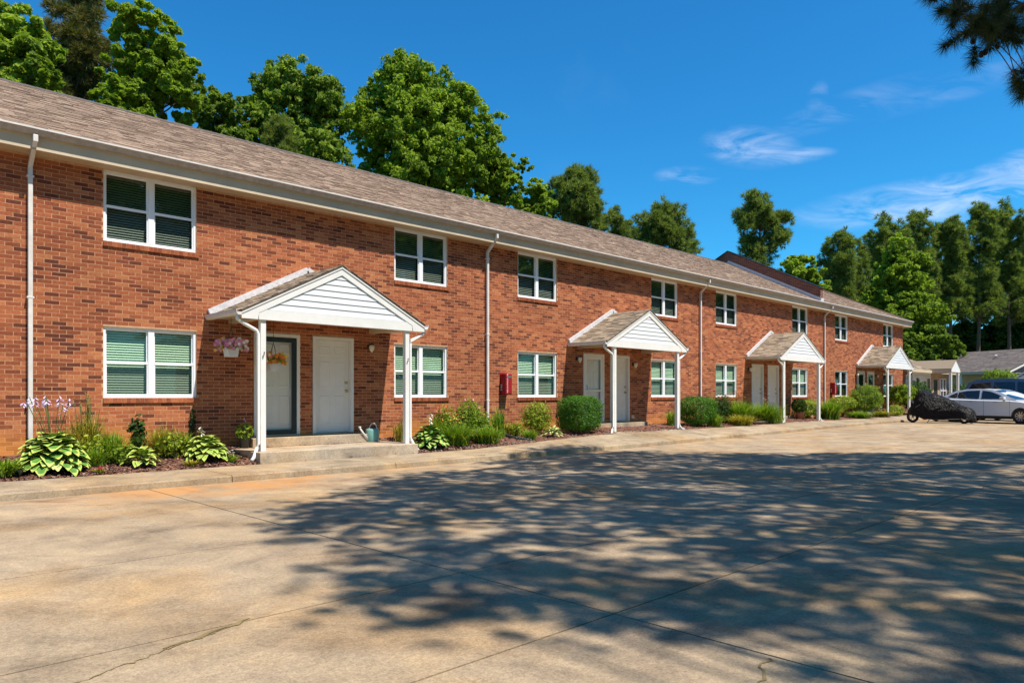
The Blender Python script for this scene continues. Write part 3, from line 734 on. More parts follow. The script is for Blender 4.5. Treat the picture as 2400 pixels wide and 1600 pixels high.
# porches ------------------------------------------------------------------
GY = -1.36
def porch(cx, steps):
    o = thing('porch', '', 'porch'); del o['label']; del o['category']; o.parent = house; o.location = (cx, 0, 0)
    HW, PW, RZp, EZp = 2.02, 1.6, 3.90, 2.87
    s_ = (RZp-EZp)/HW; ln = math.hypot(1, s_)
    zt = lambda x: RZp-abs(x)*s_
    # roof decks
    b = MB()
    for sg in (-1, 1):
        P = [(0, RZp-.02), (sg*HW, EZp-.02), (sg*HW, EZp-.055), (0, RZp-.055)]
        b.prism(P, GY-.045, -.002)
    b.build('porch_roof', 'roof_dark', o)
    for sg in (-1, 1):
        A, t = tabs((sg*(HW+.015), -.002 if sg < 0 else GY-.055, EZp-.022), (0, -1 if sg < 0 else 1, 0), (-sg/ln, 0, s_/ln), abs(GY)+.05, HW*ln, seed=int(cx*10)+sg)
        link('shingles', tabmesh('shingles', A, t, 'porch_shingle'), o, kind='stuff')
    # rake boards and gable boards
    for sg in (-1, 1):
        b = MB(); P = [(0, RZp-.057), (sg*(HW), zt(HW)-.057), (sg*(HW), zt(HW)-.13), (sg*(HW-.05), zt(HW)-.15), (sg*(HW-.36), 2.722), (sg*1.70, 2.722), (sg*1.70, 2.89), (0, RZp-.23)]
        P = [(0, RZp-.057), (sg*HW, zt(HW)-.057), (sg*HW, 2.70), (sg*1.72, 2.70), (sg*1.70, zt(1.70)-.215), (0, RZp-.215)]
        b.prism(P, GY-.03, GY-.002); b.build('rake_board', 'white_paint', o)
        b = MB(); P = [(0, RZp-.058), (sg*(HW), zt(HW)-.058), (sg*HW, zt(HW)-.085), (0, RZp-.085)]
        b.prism(P, GY-.044, GY-.031); b.build('drip_edge', 'white_paint', o)
    z = 2.888; e = .118
    while z < RZp-.24:
        z1 = min(z+e-.004, RZp-.222); x0 = (RZp-.216-z)/s_; x1 = max(.0, (RZp-.216-z1)/s_)
        x0 = min(x0, 1.70); x1 = min(x1, 1.70)
        b = MB(); k = b.pts([(-x0, GY-.016, z), (x0, GY-.016, z), (x1, GY-.003, z1), (-x1, GY-.003, z1), (-x0, GY+.01, z), (x0, GY+.01, z)])
        b.face(k, k+1, k+2, k+3); b.face(k+4, k+5, k+1, k)
        b.build('siding_board', 'siding', o); z += e
    b = MB(); b.prism([(-1.72, 2.88), (1.72, 2.88), (0, RZp-.06)], GY+.012, GY+.03); b.build('gable_back', 'car_trim', o)
    box(-1.70, 1.70, GY-.024, GY+.07, 2.70, 2.884).build('front_beam', 'white_paint', o)
    for sg in (-1, 1):
        a, c = sorted((sg*(PW-.07), sg*(PW+.07)))
        box(a, c, GY+.071, -.002, 2.72, 2.90).build('side_beam', 'soffit_beige', o)
        a, c = sorted((sg*(PW+.072), sg*(HW-.02)))
        box(a, c, GY+.03, -.002, 2.79, 2.81).build('soffit', 'soffit_beige', o)
        a, c = sorted((sg*(HW-.018), sg*(HW)))
        box(a, c, GY-.0, -.002, 2.76, 2.85).build('fascia', 'white_paint', o)
        a, c = sorted((sg*(HW+.001), sg*(HW+.10)))
        q = MB(); q.prism([(sg*(HW+.001), 2.755), (sg*(HW+.07), 2.755), (sg*(HW+.10), 2.80), (sg*(HW+.10), 2.855), (sg*(HW+.09), 2.855), (sg*(HW+.09), 2.81), (sg*(HW+.001), 2.81)], GY-.04, -.01); q.build('porch_gutter', 'white_paint' if sg > 0 else 'gutter_white', o)
        # post with base and cap
        p = sg*PW; zb = steps
        q = MB(); q.box(p-.05, p+.05, GY-.0+.01, GY+.11, zb, 2.70); po = q.build('post', 'white_paint', o, bevel=.004)
        # wall flashing up the rake
        q = MB(); q.bar((sg*(HW+.03), -.03, EZp+.035), (0, -.03, RZp+.05), .055, .12); q.build('rake_flashing', 'flashing', o)
        # porch downspout
        xo = p+sg*.088; q = MB(); gy = GY+.04
        q.tube([(sg*(HW+.05), gy, 2.76), (sg*(HW+.05), gy, 2.69), (sg*(HW-.02), gy, 2.64), (xo+sg*.03, gy, 2.50), (xo, gy, 2.44), (xo, gy, zb+.14), (xo+sg*.02, gy-.01, zb+.07), (xo+sg*.10, gy-.05, zb-.10 if cx < 10 else zb-.03), (xo+sg*.16, gy-.08, zb-.15 if cx < 10 else zb-.04)], .034, 8)
        q.build('porch_downspout', 'white_paint', o, smooth=True)
        if cx < 10:
            q = MB(); q.tube([(p+.012, GY+.008, 2.12), (p+.012, GY-.02, 2.11), (p+.0, GY-.03, 2.07), (p-.012, GY-.012, 2.045), (p-.014, GY+.006, 2.05)], .008, 6); q.build('hook', 'grey_metal', o)
    box(-PW+.075, PW-.075, GY+.075, -.004, 2.84, 2.86).build('ceiling', 'soffit_beige', o)
    return o
PC = [7.59, 17.97, 28.56, 39.95]
for i, c in enumerate(PC): porch(c, .32)
# entrance slabs
b = box(5.83, 9.32, -1.555, .0, .0, .318); s1 = struct(b.build('porch_slab', 'step_concrete', bevel=.012))
b = box(6.25, 8.86, -.36, .004, .319, .499); b.build('door_step', 'step_concrete', s1, bevel=.008)
for c in PC[1:]:
    b = MB(); k = b.pts([(c-1.95, -1.556, zi(c)+.004), (c+1.75, -1.556, zi(c)+.004), (c+1.75, 0, .335), (c-1.95, 0, .335), (c-1.95, -1.556, 0), (c+1.75, -1.556, 0), (c+1.75, 0, 0), (c-1.95, 0, 0)])
    for q in ((0, 1, 2, 3), (4, 5, 1, 0), (5, 6, 2, 1), (7, 4, 0, 3)): b.face(*[k+i for i in q])
    s_ = struct(b.build('porch_slab', 'step_concrete'))
    box(c-1.45, c+1.5, -.30, .004, .33, .50).build('door_step', 'step_concrete', s_, bevel=.008)
# wall lamps, tap
def lamp(x, z, flip=False):
    o = bpy.data.objects.new('wall_lamp', None); col.objects.link(o); o.parent = house; o.location = (x, 0, z)
    q = MB(); q.lathe([(0, -.03), (.05, -.028), (.06, 0)], (0, 0, 0), 12, 'Y'); q.tube([(0, -.02, 0), (0, -.09, .03), (0, -.11, .0)], .01, 6); q.lathe([(.0, .10), (.055, .085), (.06, .07), (.02, .065)], (0, -.11, -.02), 12); q.build('lamp_bracket', 'lamp_dark', o, smooth=True)
    q = MB(); q.lathe([(.02, .06), (.055, .05), (.062, 0), (.045, -.06), (.015, -.10), (0, -.105)], (0, -.11, -.02), 12); q.build('lamp_globe', 'frosted', o, smooth=True)
for x, z in ((9.12, 2.42), (16.30, 2.42), (19.05, 2.34), (26.68, 2.4), (29.55, 2.4), (37.75, 2.4), (40.55, 2.4)): lamp(x, z)
q = MB(); q.box(-.04, .04, -.05, .0, -.05, .05); q.tube([(0, -.05, 0), (0, -.1, 0), (0, -.12, -.04)], .012, 6); q.build('tap', 'gutter_white', house, (19.0, 0, .66))

# ------------------------------------------------------------------ single-storey wing to the east
wing = thing('single_storey_wing', 'low tan brick wing with white siding and brown hip roof past the townhouses', 'wing')
wx0, wx1 = 44.86, 54.0
b = MB()
def wallpatch(b, x0, x1, hs, y, z0, z1):
    xs_ = sorted({x0, x1, *[h[0] for h in hs], *[h[1] for h in hs]}); zs_ = sorted({z0, z1, *[h[2] for h in hs], *[h[3] for h in hs]})
    for i in range(len(xs_)-1):
        for j in range(len(zs_)-1):
            a, c = (xs_[i]+xs_[i+1])/2, (zs_[j]+zs_[j+1])/2
            if not any(h[0] < a < h[1] and h[2] < c < h[3] for h in hs): b.box(xs_[i], xs_[i+1], y, y+.15, zs_[j], zs_[j+1])
wh = [(45.5, 46.3, .9, 2.5), (47.2, 47.8, 1.1, 2.4), (49.3, 49.9, 1.1, 2.4), (52.1, 53.2, .95, 2.4), (50.8, 51.6, .3, 2.35)]
wallpatch(b, 46.6, 50.1, [h for h in wh if 46.6 < h[0] < 50.1], .03, 0, 2.78); b.build('siding_wall', 'siding', wing)
b = MB(); wallpatch(b, wx0, 46.6, [wh[0]], .06, 0, 2.78); b.build('wall', 'far_brick', wing)
b = MB(); wallpatch(b, 50.1, wx1, [h for h in wh if h[0] > 50.1], .06, 0, 2.78); b.box(wx1-.15, wx1, .21, 8.5, 0, 2.78); b.build('tan_wall', 'tan_brick', wing)
for i in range(13): box(46.62, 50.08, .012, .029, .4+i*.18, .4+i*.18+.012).build('siding_board', 'pale_grey', wing) if all(not (h[2] < .4+i*.18 < h[3]) for h in wh[1:3]) else None
for i, h in enumerate(wh):
    q = MB(); a, c, e, g = h
    if i == 4: q.box(a, c, .08, .12, e, g); q.build('door', 'car_trim', wing); continue
    q.box(a-.06, a, .0, .06, e-.06, g+.06); q.box(c, c+.06, .0, .06, e-.06, g+.06); q.box(a, c, .0, .06, e-.06, e); q.box(a, c, .0, .06, g, g+.06)
    q.box(a, c, .02, .07, (e+g)/2-.03, (e+g)/2+.03)
    if c-a > .9: q.box((a+c)/2-.04, (a+c)/2+.04, .0, .08, e, g)
    f = q.build('window', 'vinyl', wing); p = MB(); p.quad((a, .09, e), (c, .09, e), (c, .09, g), (a, .09, g)); p.build('pane', 'car_glass', f)
b = MB(); ey, ez, ry, rz = -.45, 2.86, 4.2, 4.5
b.quad((wx0, ey, ez), (wx1+.45, ey, ez), (wx1-1.8, ry, rz), (wx0, ry, rz)); b.quad((wx1+.45, ey, ez), (wx1+.45, 2*ry-ey, ez), (wx1-1.8, ry, rz)); b.quad((wx0, ry, rz), (wx1-1.8, ry, rz), (wx1+.45, 2*ry-ey, ez), (wx0, 2*ry-ey, ez))
b.tn = .6; wr = b.build('roof', 'porch_shingle', wing)
A, t = tabs((wx0, ey-.01, ez+.004), (1, 0, 0), (0, .943, .333), wx1-wx0+.4, 4.9, lambda u_, v_: wx0+u_ < wx1+.4-v_*.46, wmin=.3, wmax=.6, expo=.2, seed=9)
link('shingles', tabmesh('shingles', A, t, 'porch_shingle'), wr, kind='stuff')
b = MB(); b.box(wx0, wx1+.45, ey-.02, ey, ez-.16, ez); b.box(wx0, wx1+.45, ey, .06, ez-.10, ez-.08); b.build('fascia', 'soffit_beige', wing)
wp = bpy.data.objects.new('porch', None); col.objects.link(wp); wp.parent = wing; wp.location = (49.5, 0, 0)
b = MB()
for sg in (-1, 1): b.prism([(0, 3.5), (sg*.95, 2.95), (sg*.95, 2.9), (0, 3.45)], -1.5, 1.2)
b.build('porch_roof', 'porch_shingle', wp)
b = MB(); b.prism([(-.9, 2.75), (.9, 2.75), (.9, 2.9), (0, 3.46), (-.9, 2.9)], -1.49, -1.40); b.build('gable', 'siding', wp)
b = MB()
for sg in (-1, 1): b.box(sg*.95-.02, sg*.95+.02, -1.5, -.3, 2.72, 2.9)
b.build('eave_board', 'soffit_beige', wp)
for sg in (-1, 1): box(sg*.75-.07, sg*.75+.07, -1.46, -1.33, .2, 2.75).build('post', 'white_paint', wp)
struct(box(48.4, 50.6, -1.55, .02, 0, .34).build('porch_slab', 'step_concrete'))

# grey roofed house beyond
gh = thing('grey_roof_house', 'low pale house with weathered grey shingle roof and blue-grey gable end', 'house')
def c2w(Xc, Z): return Vector((Xc*RT[0]+Z*F[0], -D+Xc*RT[1]+Z*F[1], 0))
C0 = c2w(34.2, 50); dA = (c2w(-.35, .94)-c2w(0, 0)).normalized(); dP = (c2w(.94, .35)-c2w(0, 0)).normalized()
def gp(a, p, z): v_ = C0+dA*a+dP*p; return (v_.x, v_.y, z)
def gbox(b, a0, a1, p0, p1, z0, z1):
    k = b.pts([gp(a0, p0, z0), gp(a1, p0, z0), gp(a1, p1, z0), gp(a0, p1, z0), gp(a0, p0, z1), gp(a1, p0, z1), gp(a1, p1, z1), gp(a0, p1, z1)])
    for q in ((0, 3, 2, 1), (4, 5, 6, 7), (0, 1, 5, 4), (1, 2, 6, 5), (2, 3, 7, 6), (3, 0, 4, 7)): b.face(*[k+i for i in q])
b = MB(); gbox(b, .1, 15, .9, 7.5, 0, 3.1); b.build('wall', 'cream_wall', gh)
b = MB(); k = b.pts([gp(0, 0, 0), gp(0, 8.6, 0), gp(0, 8.6, 3.05), gp(0, 4.3, 4.72), gp(0, 0, 3.05)]); b.face(k, k+1, k+2, k+3, k+4); gbox(b, 0.003, .3, 0, 8.6, 0, 3.04); b.build('gable_wall', 'blue_grey_siding', gh)
for i in range(12):
    q = MB(); z = .5+i*.22; gbox(q, -.02, -.002, .0, 8.6, z, z+.015); q.build('siding_board', 'pale_grey', gh)
b = MB(); e0 = -.4
for s_, p0 in ((1, -.5), (-1, 9.1)):
    k = b.pts([gp(e0, p0, 3.05), gp(15.4, p0, 3.05), gp(15.4, 4.3, 4.8), gp(e0, 4.3, 4.8)]); b.face(k, k+1, k+2, k+3)
b.tn = .5; g_ = b.build('roof', 'grey_shingle', gh)
oo = gp(e0, -.52, 3.06); uu = dA; vv = Vector((dP.x*4.8, dP.y*4.8, 1.75)).normalized()
A, t = tabs(oo, tuple(uu), tuple(vv), 15.8, 5.1, wmin=.4, wmax=.8, expo=.22, seed=5)
link('shingles', tabmesh('shingles', A, t, 'grey_shingle'), g_, kind='stuff')
b = MB(); gbox(b, e0-.02, 15.4, -.56, -.52, 2.88, 3.07); gbox(b, -.3, 15, -.5, .85, 2.9, 2.93); b.build('fascia', 'soffit_beige', gh)
b = MB(); k = b.pts([gp(e0-.03, -.55, 3.0), gp(e0-.03, 4.3, 4.76), gp(e0-.03, 4.3, 4.62), gp(e0-.03, -.55, 2.86)]); b.face(k, k+1, k+2, k+3); b.build('rake_board', 'white_paint', gh)
for a in (3.2, 4.1, 4.9, 7.2): q = MB(); gbox(q, a, a+.12, -.35, -.23, 0, 2.9); q.build('post', 'white_paint', gh)
q = MB(); gbox(q, 2.2, 3.1, .86, .9, .1, 2.2); q.build('door', 'white_paint', gh)
q = MB(); gbox(q, 5.2, 6.6, .86, .9, .8, 2.2); q.build('window', 'car_glass', gh)
q = MB(); v_ = gp(2.6, 2.4, 3.9); q.tube([v_, (v_[0], v_[1], 4.25)], .06, 8); q.lathe([(.10, 0), (.12, .07), (0, .14)], (v_[0], v_[1], 4.22), 10); q.build('roof_vent', 'gutter_white', gh)
#PLANTS
# ------------------------------------------------------------------ vegetation helpers
def unit(n, r=rng):
    v_ = r.normal(size=(n, 3)); return v_/np.linalg.norm(v_, axis=1)[:, None]
def leafset(C, S, out=None, asp=.55, bias=.5, r=rng):
    n = len(C); nm = unit(n, r)
    if out is not None: nm = nm*(1-bias)+out*bias; nm /= np.linalg.norm(nm, axis=1)[:, None]+1e-6
    a = np.cross(nm, unit(n, r)); a /= np.linalg.norm(a, axis=1)[:, None]+1e-6; b_ = np.cross(nm, a)
    S = np.broadcast_to(S, (n,))[:, None]
    fold = nm*S*.18
    V = np.stack([C-a*S, C-b_*S*asp+fold, C+a*S, C+b_*S*asp+fold], 1)
    return V
def blobs_from(ells, nb, r, rb=(.26, .42), inner=.5):
    out = []; vol = np.array([e[3]*e[4]*e[5] for e in ells], float)**.67; vol /= vol.sum()
    for e, q in zip(ells, vol):
        k = max(4, int(round(nb*q))); d_ = unit(k, r); d_[:, 2] = np.where(d_[:, 2] < -.85, -d_[:, 2], d_[:, 2])
        rad = inner+(1-inner)*r.random(k)**.5
        R_ = np.array(e[3:6]); m = R_.min()
        br = m*r.uniform(*rb, k)
        c_ = np.array(e[:3])+d_*(R_[None]-br[:, None]*.75)*rad[:, None]
        for a, b_ in zip(c_, br): out.append((a, b_))
    return out
def broad_crown(name, blobs, nleaf, S, m, seed, flat=.75, bias=.45):
    r = np.random.default_rng(seed); tot_ = sum(b_[1]**2 for b_ in blobs); Vs, Ts = [], []
    for c_, br in blobs:
        k = max(30, int(nleaf*br*br/tot_)); d_ = unit(k, r)
        # smaller sprigs on each bough give the crown its broken edge
        ns_ = max(5, int(9*br)+6); sd = unit(ns_, r); wh_ = r.integers(0, ns_, k); spr = sd[wh_]*br*r.uniform(.30, 1.25, ns_)[wh_][:, None]
        P = c_+(spr+d_*br*.29*(r.random(k)**.5)[:, None])*np.array((1, 1, flat))
        Vs.append(leafset(P, S*r.uniform(.6, 1.25, k), d_*.5+sd[wh_]*.5+np.array((0, 0, .35)), .58, bias, r))
        tb = r.normal(.5, .13); Ts.append(np.clip(tb+r.normal(0, .16, k), 0, 1))
    V = np.concatenate(Vs).reshape(-1, 3); n = len(V)//4
    return mesh_np(name, V, np.arange(n*4).reshape(-1, 4), [m], np.repeat(np.concatenate(Ts), 4))
def tuft_mesh(name, P, Dn, k, Ln, wd, m, seed, spread=.8, tb=None):
    """needle tufts: P centres, Dn directions"""
    r = np.random.default_rng(seed); n = len(P)
    d_ = Dn[:, None, :]+unit(n*k, r).reshape(n, k, 3)*spread; d_ /= np.linalg.norm(d_, axis=2)[..., None]
    s_ = np.cross(d_, unit(n*k, r).reshape(n, k, 3)); s_ /= np.linalg.norm(s_, axis=2)[..., None]+1e-6
    L_ = Ln*r.uniform(.7, 1.1, (n, k, 1)); B0 = P[:, None, :]+d_*L_*.05
    V = np.stack([B0-s_*wd/2, B0+s_*wd/2, P[:, None, :]+d_*L_+np.array((0, 0, -.06))*L_], 2).reshape(-1, 3)
    t_ = np.clip(r.normal(.5, .15, (n, 1))+r.normal(0, .15, (n, k)), 0, 1)
    if tb is not None: t_ = np.clip(t_+tb[:, None], 0, 1)
    return mesh_np(name, V, np.arange(n*k*3).reshape(-1, 3), [m], np.repeat(t_.ravel(), 3))
def limbs(o, base, blobs, r0, m, seed, frac=.5, z0=.35, top=None):
    r = random.Random(seed); b = MB(); top = top or (max(b_[0][2] for b_ in blobs)*.80+.20*min(b_[0][2] for b_ in blobs))
    bx, by = base; cx = sum(b_[0][0] for b_ in blobs)/len(blobs); cy = sum(b_[0][1] for b_ in blobs)/len(blobs)
    P = []; Rr = []; n = 7
    for i in range(n+1):
        t = i/n; P.append((bx+(cx-bx)*t*.8+r.uniform(-.12, .12)*(i > 0), by+(cy-by)*t*.8+r.uniform(-.12, .12)*(i > 0), -.1+(top+.1)*t)); Rr.append(r0*(1-.82*t))
    b.tube(P, Rr, 8)
    for c_, br in blobs:
        if r.random() > frac: continue
        zt_ = max(top*z0, min(c_[2]-br*.6-r.uniform(.2, 1.5), top*.93)); t = zt_/top; i = min(n-1, int(t*n)); f = t*n-i
        s_ = Vector(P[i]).lerp(Vector(P[i+1]), f); e_ = Vector(c_); mid = s_.lerp(e_, .5)+Vector((0, 0, -.08*(e_-s_).length+.1))
        rr = r0*(1-.8*t)*.45; b.tube([s_, mid, e_], [rr, rr*.6, rr*.22], 5, cap=False)
    return b.build('trunk', m, o, smooth=True)
def ell_px(px, top, bot, half, Z, ry=None):
    hw_ = half/1700*Z; zt_ = CAMZ+(928-top)/1700*Z; zb_ = CAMZ+(928-bot)/1700*Z
    p = c2w((px-1200)/1700*Z, Z); return (p.x, p.y, (zt_+zb_)/2, hw_, ry or hw_, (zt_-zb_)/2)
def tree(name, label, ells, nb, nleaf, S, m, seed, group=None, r0=.28, bark='bark', rb=(.28, .44), frac=.3, cat='tree', inner=.3):
    S *= .86; nleaf = int(nleaf*(2.7 if name != 'lot_tree' else 1)); nb = int(nb*1.5); r = np.random.default_rng(seed); B = blobs_from(ells, nb, r, rb, inner); bx, by = ells[0][0], ells[0][1]
    o = thing(name, label, cat, (0, 0, 0), 0, group); o.location = (bx, by, 0)
    B = [(np.array(c_)-np.array((bx, by, 0)), q) for c_, q in B]
    link('crown', broad_crown('crown', B, nleaf, S, m, seed+1), o)
    limbs(o, (0, 0), B, r0, bark, seed, frac); return o
def pine(label, ells, nb, ntuft, Ln, wd, m, seed, group=None, r0=.22, k=10, rb=(.17, .31), frac=.8, inner=.2, spread=.75, name='pine_tree'):
    ntuft = int(ntuft*2.6); nb = int(nb*2.3); r = np.random.default_rng(seed); B = blobs_from(ells, nb, r, rb, inner); bx, by = ells[0][0], ells[0][1]
    o = thing(name, label, 'tree', (bx, by, 0), 0, group); off = np.array((bx, by, 0)); B = [(c_-off, q) for c_, q in B]
    tot_ = sum(b_[1]**2 for b_ in B); Ps, Ds = [], []
    for c_, br in B:
        n = max(8, int(ntuft*br*br/tot_)); ns_ = 9; sd = unit(ns_, r); wh_ = r.integers(0, ns_, n); d_ = unit(n, r)
        Ps.append(c_+sd[wh_]*br*r.uniform(.2, 1.25, ns_)[wh_][:, None]+d_*br*.40*(r.random(n)**.4)[:, None]); q = sd[wh_]*.6+d_*.6+np.array((0, 0, .45)); Ds.append(q/np.linalg.norm(q, axis=1)[:, None])
    link('crown', tuft_mesh('crown', np.concatenate(Ps), np.concatenate(Ds), k, Ln, wd, m, seed+1, spread), o)
    limbs(o, (0, 0), B, r0, 'pine_bark', seed, frac, .45); return o
LATE = []
GT = 'trees behind the brick townhouses'
for i, (px, top, half, lb) in enumerate([(1990, 610, 46, 'pine filling the gap behind the hip end of the townhouse roof'), (2055, 570, 48, 'pine just behind the domed one, farther back'), (2185, 560, 50, 'back-row pine between the two slim pines'), (2255, 560, 50, 'back-row pine left of the forked dark pine'), (2330, 545, 52, 'back-row pine between the two highest pines'), (2405, 550, 50, 'back-row pine at the right picture edge'), (2120, 590, 50, 'back-row pine hidden behind the tall yellow-green tree')]):
    LATE.append((lb, px, top, half, i))
tree('broadleaf_tree', 'bright green broadleaf tree above the roof at the picture\'s left edge', [ell_px(20, -5, 330, 120, 24), ell_px(-60, -60, 250, 110, 25), ell_px(60, 60, 330, 80, 23)], 46, 20000, .125, 'leaf_lush', 11, GT)
pine('brownish green pine between the two leftmost broadleaf trees', [ell_px(185, -110, 260, 75, 29), ell_px(150, 100, 300, 85, 29)], 44, 2600, .30, .028, 'needle_olive', 12, GT, k=11)
tree('broadleaf_tree', 'tall open broadleaf tree with sky gaps, right of the brownish pine', [ell_px(330, -10, 300, 100, 27), ell_px(400, 90, 330, 90, 27), ell_px(290, 180, 380, 100, 26)], 60, 23000, .13, 'leaf_lush', 13, GT, rb=(.22, .36))
tree('broadleaf_tree', 'lower feathery green tree filling the dip left of the round-topped pair', [ell_px(510, 190, 420, 75, 31), ell_px(585, 200, 420, 60, 32), ell_px(500, 270, 460, 100, 31)], 46, 17000, .12, 'leaf_mid', 14, GT)
tree('broadleaf_tree', 'round-topped broadleaf tree, left of the biggest crown over the roof', [ell_px(700, 140, 420, 125, 35), ell_px(640, 170, 420, 70, 34), ell_px(730, 280, 520, 120, 35)], 66, 26000, .13, 'leaf_mid', 15, GT)
pine('small dark grey-green pine poking up just over the ridge below the round-topped tree', [ell_px(655, 268, 420, 42, 30)], 16, 700, .26, .026, 'needle', 16, GT, r0=.12)
tree('broadleaf_tree', 'biggest broadleaf crown over the roof, dense and dome shaped', [ell_px(950, 128, 470, 140, 37), ell_px(1075, 200, 500, 115, 37), ell_px(870, 170, 500, 75, 37), ell_px(990, 300, 600, 150, 37)], 90, 38000, .135, 'leaf_lush', 17, GT, r0=.4)
tree('broadleaf_tree', 'drooping side tree with a sprig sticking out right of the biggest crown', [ell_px(1170, 340, 540, 62, 38), ell_px(1232, 350, 450, 22, 38)], 26, 8000, .12, 'leaf_lush', 18, GT, r0=.18)
tree('broadleaf_tree', 'low yellow-green tree hugging the ridge left of the first round pine', [ell_px(1255, 425, 560, 55, 40)], 18, 5000, .12, 'leaf_lush', 19, GT, r0=.15)
GP = 'pines behind the townhouse roof'
pine('pointed pine with a ragged open crown, first right of the broadleaf trees', [ell_px(1345, 390, 560, 68, 46), ell_px(1385, 470, 560, 55, 46)], 46, 2400, .36, .04, 'needle', 20, GP)
pine('small pine top between the two taller rounded pines', [ell_px(1448, 485, 600, 30, 48)], 12, 500, .34, .04, 'needle', 21, GP, r0=.12)
pine('rounded pine crown spreading low over the ridge line', [ell_px(1550, 470, 600, 65, 52), ell_px(1600, 520, 620, 52, 52), ell_px(1510, 520, 600, 45, 52)], 50, 2600, .38, .042, 'needle', 22, GP)
pine('tall open-branched pine just behind the brick firewall', [ell_px(1770, 445, 560, 62, 60), ell_px(1825, 490, 600, 45, 60), ell_px(1770, 540, 700, 50, 60)], 44, 2300, .42, .045, 'needle', 23, GP)
tree('broadleaf_tree', 'bright yellow-green tree rising behind the right end of the firewall', [ell_px(1870, 590, 760, 66, 58), ell_px(1830, 620, 760, 50, 58)], 34, 10000, .17, 'leaf_lush', 24, GT)
pine('bluish green pine at the left end of the right-hand pine row', [ell_px(1968, 530, 740, 52, 70), ell_px(2010, 560, 760, 40, 71)], 34, 2000, .45, .055, 'needle', 25, 'tall pines in the right-hand row')
tree('broadleaf_tree', 'small bright shrubby tree showing just over the hip end of the roof', [ell_px(2040, 668, 800, 36, 62)], 14, 3500, .16, 'leaf_lush', 26, GT, r0=.12)
for i, (px, top, half, lb) in enumerate([(2078, 500, 58, 'pine with a broad domed top, second in the right-hand row'), (2150, 492, 46, 'slim pine with brown trunk, behind the tall yellow-green tree'), (2222, 488, 44, 'slender pine with sky gaps, above the vent of the grey roof'),
                                         (2292, 470, 52, 'tall dark pine with forked trunk near the right edge'), (2362, 462, 50, 'highest pine of the right-hand row, above the blue car'), (2440, 474, 56, 'pine cut by the right edge of the picture')]):
    pine(lb, [ell_px(px, top, 640, half, 74+i), ell_px(px+8, 590, 780, half*.95, 74+i)], 36, 2300, .46, .055, 'needle', 40+i, 'tall pines in the right-hand row', r0=.26, inner=.15, rb=(.17, .32))
for lb, px, top, half, i in LATE: pine(lb, [ell_px(px, top, 800, half, 88+i)], 30, 2200, .55, .07, 'needle', 140+i, 'back row of pines on the right', r0=.24, inner=.1)
tree('broadleaf_tree', 'tall yellow-green tree tapering upward at the end of the townhouses', [ell_px(2110, 545, 760, 70, 62), ell_px(2120, 650, 880, 92, 61)], 60, 19000, .19, 'leaf_lush', 50, GT, r0=.3)
tree('broadleaf_tree', 'bushy bright tree hanging over the single-storey wing', [ell_px(2195, 742, 880, 58, 58), ell_px(2140, 770, 900, 60, 58)], 34, 11000, .17, 'leaf_mid', 51, GT, r0=.2)
for i, (px, top, half, lb) in enumerate([(2270, 745, 62, 'dark undergrowth tree behind the left part of the grey roof'), (2350, 725, 66, 'dark undergrowth tree behind the right part of the grey roof'), (2440, 690, 70, 'dark leafy tree at the right edge above the blue-grey gable'), (2000, 700, 60, 'dark tree behind the townhouse hip roof')]):
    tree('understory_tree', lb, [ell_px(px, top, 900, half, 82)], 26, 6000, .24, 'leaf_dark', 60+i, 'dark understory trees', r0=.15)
# far wood closing the view, and the trees across the lot (they show in the window glass)
r = np.random.default_rng(77); Bs = []
for i in range(70):
    px = 1900+i*14+r.uniform(-10, 10); Z = 100+r.uniform(-4, 10); p = c2w((px-1200)/1700*Z, Z)
    for z in (2, 5): Bs.append((np.array((p.x, p.y, z+r.uniform(-1, 1.5))), r.uniform(2.2, 3.4)))
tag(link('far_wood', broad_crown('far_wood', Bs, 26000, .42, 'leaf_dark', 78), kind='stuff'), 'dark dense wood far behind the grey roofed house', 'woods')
OPP = ['beyond the left end of the row', 'opposite the leftmost downspout', 'opposite the near porch', 'opposite the first red cabinet', 'opposite the second porch', 'opposite the third downspout', 'opposite the third porch', 'opposite the brick firewall', 'opposite the fourth porch', 'opposite the white-sided wing', 'opposite the tan brick wing', 'level with the grey roofed house', 'past the grey roofed house', 'at the far east end of the lot', 'first beyond the east end of the lot', 'second beyond the east end of the lot', 'third beyond the east end of the lot', 'fourth beyond the east end of the lot', 'last and farthest to the east']
for i in range(19):
    x = -14+i*8.5+max(0, i-13)*3; o = tree('lot_tree', 'leafy tree across the lot, '+OPP[i], [(x, -36-3*(i % 2), 10.5, 6.0, 4.5, 9.6)], 30, 12000, .36, 'leaf_mid', 90+i, 'trees across the lot', r0=.3)

